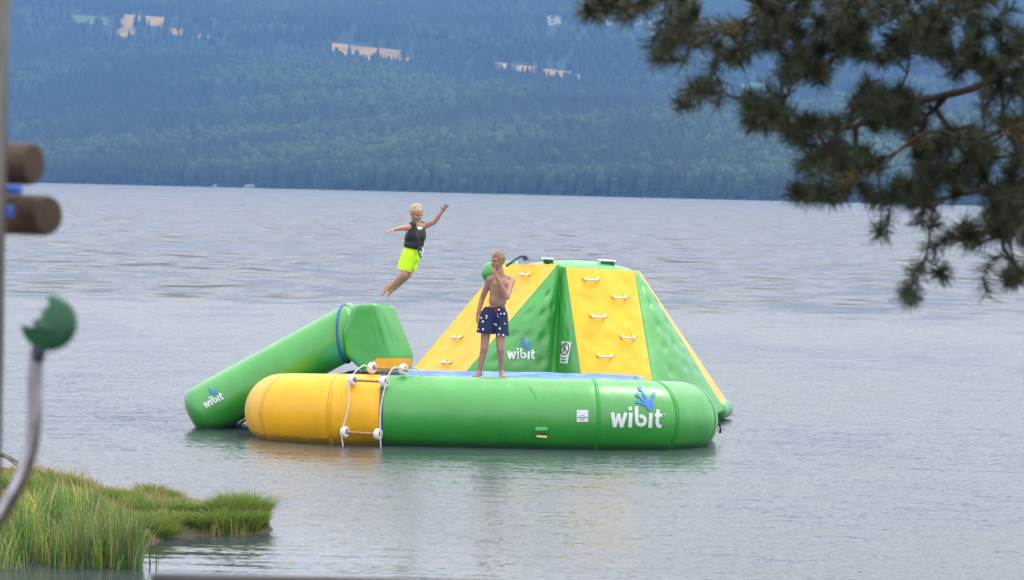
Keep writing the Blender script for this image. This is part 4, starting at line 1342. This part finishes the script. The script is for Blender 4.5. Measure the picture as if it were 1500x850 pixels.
# turf
x, y, s = scatter(150000, -7.5, -2.0, 27.4, 34.5, lambda x, y, s: (s > .02), 3)
pn = vnoise(x, y, 1.3, 4); pn2 = vnoise(x, y, 3.5, 8)
bare = np.clip((-x - 4.2)/1.0, 0, 1)*np.clip((y - 30.6)/1.2, 0, 1)
kp = rng.random(len(x)) > bare*.92 + np.clip(pn2*1.1 - .1, 0, .7)
x, y, s, pn, pn2 = x[kp], y[kp], s[kp], pn[kp], pn2[kp]
hs = np.clip(.8 + pn2*1.5, .3, 2.2)
parts = [blades(len(x), x, y, land_z(x, y) - .01, .03, .10, .0038, .9, (.10, .16, .018), (.28, .27, .05), seed=5, hscale=hs)]
kdry = rng.random(len(x)) < .30
parts.append(blades(int(kdry.sum()), x[kdry], y[kdry], land_z(x[kdry], y[kdry]) - .01, .07, .17, .0028, .8, (.36, .30, .12), (.42, .26, .10), seed=6, hscale=hs[kdry]))
V = []; T = []; Cc = []; off = 0
for (a, b, c) in parts: V.append(a); T.append(b + off); Cc.append(c); off += len(a)
me = fast_mesh('turf', np.concatenate(V), np.concatenate(T), np.concatenate(Cc))
tag(link('turf', me, gm.m), 'short green turf covering the spit', 'grass', kind='stuff')
# dense tussocks on the spit
TUS = [(-2.42, 30.3, .25, .22), (-2.55, 30.1, .21, .2), (-2.62, 30.4, .12, .24), (-2.32, 29.95, .13, .14), (-2.42, 29.8, .15, .2), (-2.55, 29.7, .14, .2), (-2.8, 29.62, .11, .16), (-2.95, 30.4, .09, .3), (-3.45, 31.7, .16, .14), (-3.35, 31.55, .13, .2), (-3.2, 31.1, .08, .28), (-4.45, 30.0, .16, .22),
       (-3.0, 29.6, .12, .2), (-3.3, 30.2, .11, .3), (-3.9, 29.6, .13, .3), (-3.6, 30.6, .10, .25), (-4.8, 29.2, .15, .25), (-4.3, 31.2, .10, .2), (-3.15, 29.2, .16, .2)]
V = []; T = []; Cc = []; off = 0
for i, (cx, cy, hh, rad) in enumerate(TUS):
    r = np.random.default_rng(100+i); n = int(1500*rad/.25)
    rr = rad*np.sqrt(r.random(n))*.8; th = r.uniform(0, 6.28, n)
    x = cx + rr*np.cos(th); y = cy + rr*np.sin(th)
    z = np.maximum(land_z(x, y), .0)
    h = r.uniform(.6, 1.2, n)*hh
    a, b, c = blades(n, x, y, z, hh*.6, hh*1.2, .0042, .75, (.07, .17, .018), (.25, .31, .045), seed=200+i)
    a = a.reshape(n, 8, 3); k = np.repeat(np.array([0, .35, .7, 1.0])**1.7, 2)[None, :]
    a[:, :, 0] += (np.cos(th)*rr/rad*hh*.8)[:, None]*k; a[:, :, 1] += (np.sin(th)*rr/rad*hh*.8)[:, None]*k
    V.append(a.reshape(-1, 3)); T.append(b+off); Cc.append(c); off += len(a)*8
me = fast_mesh('tussock_grass', np.concatenate(V), np.concatenate(T), np.concatenate(Cc))
tag(link('tussock_grass', me, gm.m), 'long bright green tussock grass at the tip of the spit', 'grass', kind='stuff')
# reeds standing at the waterline
x, y, s = scatter(15000, -7.0, -2.95, 26.55, 28.6, lambda x, y, s: (s < .95) & (s > -.95) & (x < -3.0 - (y - 27)*.12), 13)
z = np.maximum(land_z(x, y), -.02); pn = vnoise(x, y, 2.2, 14)
kp = rng.random(len(x)) < np.clip(.5 + pn*1.9, .04, 1); x, y, s, z, pn = x[kp], y[kp], s[kp], z[kp], pn[kp]
hs = np.clip(.9 + pn*1.3 + .5*vnoise(x, y, 7, 90), .3, 1.55)
a1 = blades(len(x), x, y, z, .16, .44, .0046, .55, (.08, .21, .035), (.24, .36, .08), seed=15, hscale=hs)
kd = rng.random(len(x)) < .25
a2 = blades(int(kd.sum()), x[kd], y[kd], z[kd], .16, .46, .0036, .6, (.38, .32, .13), (.50, .36, .20), seed=16, hscale=hs[kd])
# a few single stems out in the water
xx = np.array([-2.93, -2.91, -2.95, -2.90, -2.98]); yy = np.array([27.15, 27.2, 27.1, 27.25, 27.3])
a3 = blades(5, xx, yy, np.full(5, -.03), .25, .42, .006, .15, (.08, .17, .03), (.14, .24, .05), seed=18)
# brown stems under the tip
r = np.random.default_rng(44); n = 90
x = r.uniform(-2.75, -2.35, n); y = r.uniform(29.45, 29.6, n)
a4 = blades(n, x, y, np.full(n, -.02), .08, .24, .004, .4, (.26, .18, .06), (.22, .28, .06), seed=19)
V = []; T = []; Cc = []; off = 0
for (a, b, c) in (a1, a2, a3, a4):
    nb = np.repeat(vnoise(a[::8, 0], a[::8, 1], 3.2, 61), 8)
    nb2 = np.repeat(vnoise(a[::8, 0], a[::8, 1], 9, 71), 8)
    c = c * np.clip(1 + .9 * nb + .7 * nb2, .35, 1.8)[:, None] * np.stack([1 + .8 * nb2, np.ones(len(nb)), 1 - .5 * nb2], 1)
    V.append(a); T.append(b+off); Cc.append(c); off += len(a)
me = fast_mesh('reeds', np.concatenate(V), np.concatenate(T), np.concatenate(Cc))
tag(link('reeds', me, gm.m), 'tall mixed green and straw reeds standing along the waterline', 'reeds', kind='stuff')
# driftwood lying on the bare end of the bank
m_bark = None
g = G('grey_driftwood', .85); c = g.coord((1, 6, 6)); f = g.noise(c, 12, 5); g.col(g.ramp(f, [(.3, (.06, .05, .045)), (.7, (.24, .2, .17))])); g.nrm(g.bump(f, .6, .02)); m_drift = g.m
bm = bmesh.new()
dr = [P(-12, 664, 32.2), P(4, 667, 32.1), P(16, 671, 32.0), P(27, 678, 31.9)]
tube_bm(bm, catmull(dr, 5), [.028 - .0011*k for k in range(16)], 10)
tube_bm(bm, catmull([dr[1], P(12, 672, 32.0), P(24, 682, 31.9)], 5), [.018 - .001*k for k in range(11)], 8)
tag(from_bm('driftwood', bm, m_drift), 'thin grey forked stick lying on the brown bank at the left edge', 'driftwood')

# ================================================================== FOREGROUND LEFT: PLAY FRAME
GZ = 1.5
g = G('weathered_post', .85); c = g.coord((12, 12, 1.2)); f = g.noise(c, 3, 6, .65)
g.col(g.ramp(f, [(.3, (.025, .022, .02)), (.55, (.06, .05, .045)), (.75, (.10, .09, .08))])); g.nrm(g.bump(f, .5, .02)); m_post = g.m
g = G('brown_log', .7); c = g.coord((2, 30, 30)); f = g.noise(c, 2, 6, .65)
g.col(g.ramp(f, [(.3, (.035, .018, .010)), (.6, (.09, .048, .026)), (.75, (.17, .11, .07))])); g.nrm(g.bump(f, .5, .02)); m_log = g.m
g = G('log_end', .8); c0 = g.n('ShaderNodeTexCoord'); wv = g.n('ShaderNodeTexWave', wave_type='RINGS', rings_direction='X'); wv.inputs['Scale'].default_value = 22; wv.inputs['Distortion'].default_value = 2.5; wv.inputs['Detail'].default_value = 3
g.l(c0.outputs['Object'], wv.inputs['Vector']); g.col(g.ramp(wv.outputs['Fac'], [(.2, (.035, .022, .014)), (.8, (.06, .038, .022))])); m_logend = g.m
DP = 6.2
frame = empty('log_play_frame', (P(-20, 400, DP).x, DP, GZ), 'log play frame with grey post and two round log ends at the left edge', 'play frame')
xr = P(3, 600, DP).x
bm = bmesh.new()
pts = []; rads = []
for k in range(41):
    z = GZ - .3 + k*(5.2 - GZ)/40
    pts.append(Vector((xr - .075 + .004*noise.noise((0, 0, z*3)), DP, z))); rads.append(.075 + .003*noise.noise((3, 0, z*6)))
tube_bm(bm, pts, rads, 28)
from_bm('post', bm, m_post, frame)
def log(px, py, r_, yaw, label=None):
    tip = P(px, py, DP + .25)
    d = Vector((-math.cos(yaw), math.sin(yaw), .0)).normalized()
    n_ = 12; pp = [tip + d*(k/n_*.9) for k in range(n_+1)]
    pp = [tip, tip + d*.004, tip + d*.012] + [tip + d*(.03 + k*.08) for k in range(12)]
    rr = [r_*.90, r_*.96, r_] + [r_]*12
    bm = bmesh.new(); tube_bm(bm, pp, rr, 36, False)
    bm2 = bm
    o = from_bm('log', bm2, m_log, frame)
    bm = bmesh.new(); a = d.cross(Vector((0, 0, 1))).normalized(); b = a.cross(d)
    ce = bm.verts.new(-d*.002)
    for q in (.33, .66, 1.0): 
        for k in range(36): bm.verts.new((a*math.cos(2*math.pi*k/36) + b*math.sin(2*math.pi*k/36))*r_*.905*q - d*.002*(1.2-q))
    bm.verts.ensure_lookup_table()
    for k in range(36):
        bm.faces.new((bm.verts[0], bm.verts[1+k], bm.verts[1+(k+1) % 36]))
        for q in range(2): bm.faces.new((bm.verts[1+q*36+k], bm.verts[1+(q+1)*36+k], bm.verts[1+(q+1)*36+(k+1) % 36], bm.verts[1+q*36+(k+1) % 36]))
    me = bpy.data.meshes.new('end_grain'); bm.to_mesh(me); bm.free()
    e = bpy.data.objects.new('end_grain', me); C.objects.link(e); me.materials.append(m_logend)
    e.parent = o; e.location = tip
    e.matrix_parent_inverse = (frame.matrix_world @ Matrix()).inverted() if False else Matrix()
    return o
log(50, 240, .0415, R(24)); log(71, 316, .040, R(40))
m_bstrap = plain('blue_strap', (.03, .10, .42), .6)
for (x0, y0, x1, y1) in ((12, 279, 30, 277), (8, 300, 17, 320)):
    a, b = P(x0, y0, DP + .2), P(x1, y1, DP + .22)
    bm = bmesh.new(); box_bm(bm, (abs(b.x-a.x) + .006, .05, max(.018, abs(b.z-a.z))), (a+b)/2, None, .004)
    from_bm('blue_strap', bm, m_bstrap, frame)

# ---- pale trunk very close at the top left edge
g = G('pale_bark', .85); c = g.coord((3, 3, 1)); f = g.noise(c, 9, 6, .7); g.col(g.ramp(f, [(.3, (.06, .06, .05)), (.5, (.15, .15, .15)), (.62, (.18, .175, .17)), (.72, (.07, .08, .03))])); g.nrm(g.bump(f, .5, .01))
bm = bmesh.new()
DT = 4.6
e0_, e1__ = P(17, 0, DT), P(-1, 300, DT)
dv_ = (e0_ - e1__).normalized()
pts = []; rads = []
base_ = e1__ - dv_*((e1__.z - (GZ - .2))/dv_.z)
for k in range(30):
    r_ = .05 - .0006*k
    q = base_ + dv_*(k*.12)
    pts.append(q + Vector((-r_ + .004*noise.noise((0, k*.5, 0)), 0, 0))); rads.append(r_)
tube_bm(bm, pts, rads, 20)
tag(from_bm('leaning_trunk', bm, g.m), 'pale grey leaning trunk, strongly blurred, at the top left corner', 'tree')

# ---- bitten green disc on a bent steel rod
DR = 5.6
rod = empty('play_pointer', (P(-30, 800, DR).x, DR, GZ), 'bent steel rod carrying a green disc with a bitten edge', 'play equipment')
bm = bmesh.new()
pth = [(-62, 1150), (-60, 1000), (-48, 880), (-25, 800), (-5, 765), (16, 730), (34, 695), (46, 655), (51, 610), (51, 560), (53, 518)]
pp = catmull([P(x, y, DR) for x, y in pth], 8)
tube_bm(bm, pp, .0124, 20)
g = G('brushed_steel', .28, Metallic=1.0); f = g.noise(g.coord(), 30, 3); g.col(g.ramp(f, [(.3, (.22, .21, .23)), (.7, (.42, .41, .44))])); m_steel = g.m
from_bm('rod', bm, m_steel, rod)
bm = bmesh.new()
tube_bm(bm, [P(53, 530, DR), P(54, 522, DR), P(57, 512, DR), P(60, 506, DR)], [.0125, .0135, .013, .010], 16)
from_bm('collar', bm, plain('navy_collar', (.012, .016, .05), .5), rod)
edge = []
cx, cy, rr_ = 72, 473, 41.5
edge += [(cx + rr_*math.cos(R(a)), cy - rr_*math.sin(R(a))) for a in range(82, -178, -6)]
edge = [(78, 431.5)] + edge + [(31, 484), (31, 479), (36, 477), (42, 481), (48, 479), (49, 473), (48, 467), (53, 468), (60, 465), (62, 458), (60, 452), (65, 452), (71, 448), (72, 442), (70, 436), (73, 431)]
bm = bmesh.new()
ctr = P(86, 487, DR - .006)
th_ = .009
lay = []
for (dy, k) in ((-th_, .90), (-th_*.7, .97), (0, 1.0), (th_*.7, .97), (th_, .90)):
    row = []
    for (x, y) in edge:
        p = P(x, y, DR); c_ = P(86, 487, DR); q = c_.lerp(p, k); q.y = DR + dy
        row.append(bm.verts.new(q))
    lay.append(row)
n = len(edge)
for A_, B_ in zip(lay, lay[1:]):
    for k in range(n): bm.faces.new((A_[k], A_[(k+1) % n], B_[(k+1) % n], B_[k]))
for row, dy in ((lay[0], -th_*1.6), (lay[-1], th_*1.6)):
    cc = bm.verts.new(Vector((P(86, 487, DR).x, DR + dy, P(86, 487, DR).z)))
    for k in range(n): bm.faces.new((row[k], row[(k+1) % n], cc))
bmesh.ops.recalc_face_normals(bm, faces=bm.faces)
from_bm('bitten_disc', bm, plain('dark_green_plastic', (.010, .09, .038), .42, .2, 30), rod)

# ---- grey board across the bottom edge
DB = 7.5
tbl = empty('wooden_bench', (P(500, 850, DB).x, DB + .2, GZ), 'grey weathered board of a bench crossing the bottom edge', 'bench')
a, b = P(222, 850, DB), P(747, 841.5, DB)
g = G('grey_board', .75); c = g.coord((2, 20, 20)); f = g.noise(c, 2, 6, .65); g.col(g.ramp(f, [(.3, (.05, .05, .05)), (.7, (.11, .11, .11))])); g.nrm(g.bump(f, .4, .02)); m_board = g.m
bm = bmesh.new()
mid = (a + b)/2; L_ = (b-a).length
box_bm(bm, (L_, .03, .16), (0, 0, 0), None, .006)
bmesh.ops.translate(bm, vec=(mid.x, DB, P(747, 848.5, DB).z - .08 - .004), verts=bm.verts)
from_bm('backrest', bm, m_board, tbl)
zt = P(747, 848.5, DB).z
for xx_ in (a.x + .12, b.x - .12):
    bm = bmesh.new(); box_bm(bm, (.06, .05, zt - GZ - .02 + .35), (xx_, DB - .042, (zt + GZ)/2 - .19), None, .005)
    from_bm('leg', bm, m_board, tbl)
bm = bmesh.new(); box_bm(bm, (L_, .34, .035), (mid.x, DB - .25, GZ + .28), None, .006)
from_bm('seat', bm, m_board, tbl)

# ================================================================== PINE AT THE UPPER RIGHT
DPN = 11.5
root_px = (1820, -60)
# foliage masses in the picture: (cx, cy, rx, ry, weight)
MASS = [(905, 8, 55, 20, 26), (870, 14, 28, 13, 8), (1010, 62, 42, 34, 20), (1000, 20, 34, 20, 10), (965, 75, 22, 20, 6), (1035, 130, 30, 22, 7), (1005, 152, 12, 12, 3), (1048, 152, 10, 9, 2), (1060, 95, 26, 18, 6),
        (1110, 45, 60, 50, 46), (1190, 45, 80, 60, 66), (1300, 40, 90, 60, 76), (1420, 50, 90, 80, 86), (1180, 110, 50, 28, 18), (1130, 160, 48, 34, 26), (1120, 175, 30, 22, 12),
        (1210, 200, 60, 34, 30), (1290, 150, 60, 34, 28), (1260, 240, 60, 30, 26), (1200, 240, 40, 18, 9), (1340, 190, 60, 50, 36), (1195, 288, 34, 13, 12), (1230, 275, 30, 14, 7), (1400, 240, 60, 60, 44), (1330, 260, 50, 28, 18), (1290, 290, 30, 20, 8),
        (1350, 290, 34, 24, 10), (1360, 320, 20, 30, 6), (1480, 200, 60, 100, 56), (1450, 320, 46, 40, 26), (1285, 340, 16, 12, 3), (1378, 396, 12, 10, 3), (1330, 428, 14, 12, 3), (1340, 402, 6, 6, 1), (1362, 362, 10, 10, 2),
        (1415, 355, 26, 16, 8), (1490, 320, 40, 50, 24), (1492, 400, 26, 18, 7), (1540, 300, 50, 120, 50), (1560, 90, 90, 120, 70), (1600, 380, 60, 60, 26),
        (1700, 200, 120, 240, 120), (1300, -90, 300, 70, 110), (1600, -150, 260, 120, 130), (1750, -420, 260, 160, 120), (1450, -300, 160, 80, 60), (2050, -100, 180, 260, 110), (1000, -40, 90, 30, 14)]
HOLES = [(1105, 112, 30, 10), (1165, 132, 14, 14), (1235, 120, 10, 10), (1180, 150, 12, 12), (1090, 20, 12, 8), (1305, 110, 24, 12), (1345, 118, 12, 10), (1360, 100, 10, 8), (1430, 120, 10, 10), (1240, 205, 14, 9), (1300, 215, 18, 12), (1375, 180, 10, 9), (1320, 240, 20, 8), (1290, 262, 20, 8), (1180, 222, 18, 7),
         (1400, 150, 12, 10), (1460, 255, 12, 14), (1420, 300, 16, 10), (1380, 280, 10, 10), (1485, 160, 10, 12), (1120, 85, 10, 8), (1060, 60, 8, 6), (1200, 15, 8, 6), (1285, 60, 7, 6), (1150, 70, 7, 7), (1400, 60, 7, 7), (1340, 345, 14, 12), (1398, 372, 12, 9), (1455, 385, 20, 12)]
pr_ = random.Random(11)
tips = []
for (cx, cy, rx, ry, n) in MASS:
    n = int(n * 1.2) if cx < 1560 else n
    c_ = 0; tries = 0
    while c_ < n and tries < n*20:
        tries += 1
        a = pr_.uniform(0, 6.28); q = math.sqrt(pr_.random())
        x, y = cx + rx*q*math.cos(a)*.92, cy + ry*q*math.sin(a)*.88
        if any(((x-hx)/(hrx+7))**2 + ((y-hy)/(hry+7))**2 < 1 for hx, hy, hrx, hry in HOLES): continue
        dd = DPN + pr_.uniform(-.35, .55)*(1 if x < 1500 else 2.5)
        if cy < -60 or x > 1600: dd = DPN + pr_.uniform(-1.3, 1.6)
        tips.append((x, y, dd)); c_ += 1
# hand placed limbs; everything else grows on to them
limbs = [[(1820, -60, 12.0), (1700, 10, 11.9), (1600, 62, 11.8), (1500, 98, 11.7), (1430, 128, 11.6), (1380, 141, 11.55), (1335, 152, 11.5), (1290, 170, 11.5), (1230, 190, 11.45), (1160, 180, 11.4)],
         [(1820, -60, 12.0), (1740, 60, 11.7), (1600, 130, 11.5), (1500, 175, 11.4), (1430, 205, 11.35), (1370, 190, 11.3), (1330, 210, 11.3), (1290, 245, 11.25), (1240, 272, 11.2), (1190, 292, 11.2)],
         [(1740, 60, 11.7), (1640, 190, 11.5), (1560, 240, 11.4), (1500, 262, 11.4), (1480, 310, 11.4), (1468, 360, 11.4), (1484, 385, 11.4), (1500, 402, 11.4)],
         [(1820, -60, 12.0), (1650, -60, 11.8), (1450, -60, 11.6), (1250, -30, 11.5), (1130, 10, 11.5), (1060, 45, 11.45), (1010, 70, 11.4)],
         [(1130, 10, 11.5), (1050, -12, 11.5), (960, 2, 11.45), (905, 10, 11.4), (850, 20, 11.4)],
         [(1500, 262, 11.4), (1430, 280, 11.35), (1370, 300, 11.3), (1362, 350, 11.3), (1350, 395, 11.3), (1332, 425, 11.3)],
         [(1484, 385, 11.4), (1462, 372, 11.35), (1442, 395, 11.35), (1440, 425, 11.35), (1446, 434, 11.35)],
         [(1060, 45, 11.45), (1050, 90, 11.4), (1035, 125, 11.4), (1008, 150, 11.4)],
         [(1820, -60, 12.0), (1750, -250, 12.2), (1650, -400, 12.2), (1500, -330, 12.0)]]
nodes = []; parent_i = []; 
idx = {}
def add_node(p, par):
    nodes.append(Vector(p)); parent_i.append(par); return len(nodes)-1
for lb in limbs:
    prev = None
    pts = resample(catmull([P(*q) for q in lb], 6), .06)
    # join to the nearest existing node
    if nodes:
        j = min(range(len(nodes)), key=lambda i: (nodes[i]-pts[0]).length)
        prev = j
    else: prev = -1
    for q in pts: prev = add_node(q, prev)
NL = len(nodes)
dist_root = lambda v: (v - nodes[0]).length
order = sorted([P(*t_) for t_ in tips], key=dist_root)
NA = np.array([n_[:] for n_ in nodes]); ND = np.array([dist_root(n_) for n_ in nodes])
tipset = []
# connect nearer-to-limb tips first (grow outward)
remaining = [(min(((NA - np.array(t_[:]))**2).sum(1)), t_) for t_ in order]
remaining.sort(key=lambda z_: z_[0])
for _, t_ in remaining:
    tv = np.array(t_[:]); dd = np.sqrt(((NA - tv)**2).sum(1)) + .35*np.maximum(0, ND - dist_root(t_) + .03)
    j = int(np.argmin(dd))
    steps = max(1, int(dd[j]/.07)); prev = j; base = nodes[j].copy()
    for k in range(1, steps+1):
        q = base.lerp(t_, k/steps)
        if k < steps: q = q + Vector((pr_.uniform(-1, 1), pr_.uniform(-1, 1), pr_.uniform(-1.3, .3)))*.012
        prev = add_node(q, prev)
        NA = np.vstack([NA, np.array(q[:])[None]]); ND = np.append(ND, dist_root(q))
    tipset.append(prev)
cnt = np.zeros(len(nodes))
for t_ in tipset: cnt[t_] += 1
for i in range(len(nodes)-1, -1, -1):
    if parent_i[i] >= 0: cnt[parent_i[i]] += cnt[i]
pine = empty('pine_tree', (P(2050, 300, 12.2).x, 12.2, GZ - .1), 'dark pine whose blurred needle branches hang into the upper right', 'tree')
g = G('pine_bark', .9); c = g.coord((3, 3, 1)); f = g.noise(c, 6, 6, .7); g.col(g.ramp(f, [(.3, (.03, .02, .015)), (.6, (.08, .05, .03)), (.75, (.17, .09, .045))])); g.nrm(g.bump(f, .8, .03)); m_bark = g.m
bm = bmesh.new()
tx = P(2050, 300, 12.2).x
tp = [Vector((tx + .12*math.sin(z*.5), 12.2 + .05*math.sin(z), z)) for z in np.linspace(GZ - .3, 8.5, 30)]
tube_bm(bm, tp, [.19*(1 - k/40) for k in range(30)], 24)
from_bm('trunk', bm, m_bark, pine)
bm = bmesh.new()
tube_bm(bm, [Vector((tx, 12.2, 4.15)), (Vector((tx, 12.2, 4.15)) + nodes[0])/2 + Vector((0, 0, .05)), nodes[0], nodes[1]], [.07, .05, .035, .03], 12)
for i in range(1, len(nodes)):
    j = parent_i[i]
    if j < 0: continue
    r1 = min(.014, .0016 + .00085*math.sqrt(cnt[i])); r0 = min(.014, .0016 + .00085*math.sqrt(cnt[j]))
    if (nodes[i]-nodes[j]).length < 1e-4: continue
    tube_bm(bm, [nodes[j], nodes[i]], [min(r0, r1*1.3), r1], 5, False)
from_bm('branches', bm, m_bark, pine)
# needles: paired blades brushed along each outer shoot
par = np.array(parent_i)
leafy = [i for i in range(len(nodes)) if par[i] >= 0 and cnt[i] <= 3.0 and (i >= NL or cnt[i] <= 2)]
for t_ in tipset:
    leafy.append(t_)
PV = []; PT = []; PC = []; off = 0
nr = np.random.default_rng(77)
for i in leafy:
    a = np.array(nodes[par[i]][:]); b = np.array(nodes[i][:]); t = b - a; L = np.linalg.norm(t)
    if L < 1e-4: continue
    t /= L
    tip = cnt[i] <= 1.01
    n = 62 if tip else 27
    pos = a + (b-a)*nr.uniform(.0, 1.08, n)[:, None]
    d = nr.normal(size=(n, 3)); d -= (d @ t)[:, None]*t[None]; d /= np.linalg.norm(d, axis=1)[:, None]
    fwd_ = nr.uniform(.35, 1.1, n)[:, None]
    d = d + t[None]*fwd_ + np.array((0, 0, .15))[None]; d /= np.linalg.norm(d, axis=1)[:, None]
    ln = nr.uniform(.035, .068, n)[:, None]
    sd_ = np.cross(d, nr.normal(size=(n, 3))); sd_ /= np.linalg.norm(sd_, axis=1)[:, None]
    wv_ = .0014
    e = pos + d*ln
    v = np.stack([pos - sd_*wv_, pos + sd_*wv_, e + sd_*wv_*.5, e - sd_*wv_*.5], 1).reshape(-1, 3)
    q = np.array((0, 1, 2, 3))[None] + (np.arange(n)*4)[:, None] + off
    base = np.array((.027, .040, .013))*nr.uniform(.5, 1.6) if nr.random() > .015 else np.array((.16, .11, .03))
    PV.append(v); PT.append(q); PC.append(np.repeat(base[None], len(v), 0)*nr.uniform(.8, 1.2, (len(v), 1))); off += len(v)
me = fast_mesh('needles', np.concatenate(PV), np.concatenate(PT), np.concatenate(PC))
g = G('pine_needle', .6); at = g.n('ShaderNodeAttribute', attribute_name='tint'); g.col(at.outputs['Color'])
link('needles', me, g.m, pine, smooth=False)
print('needle quads', off/4, 'nodes', len(nodes))
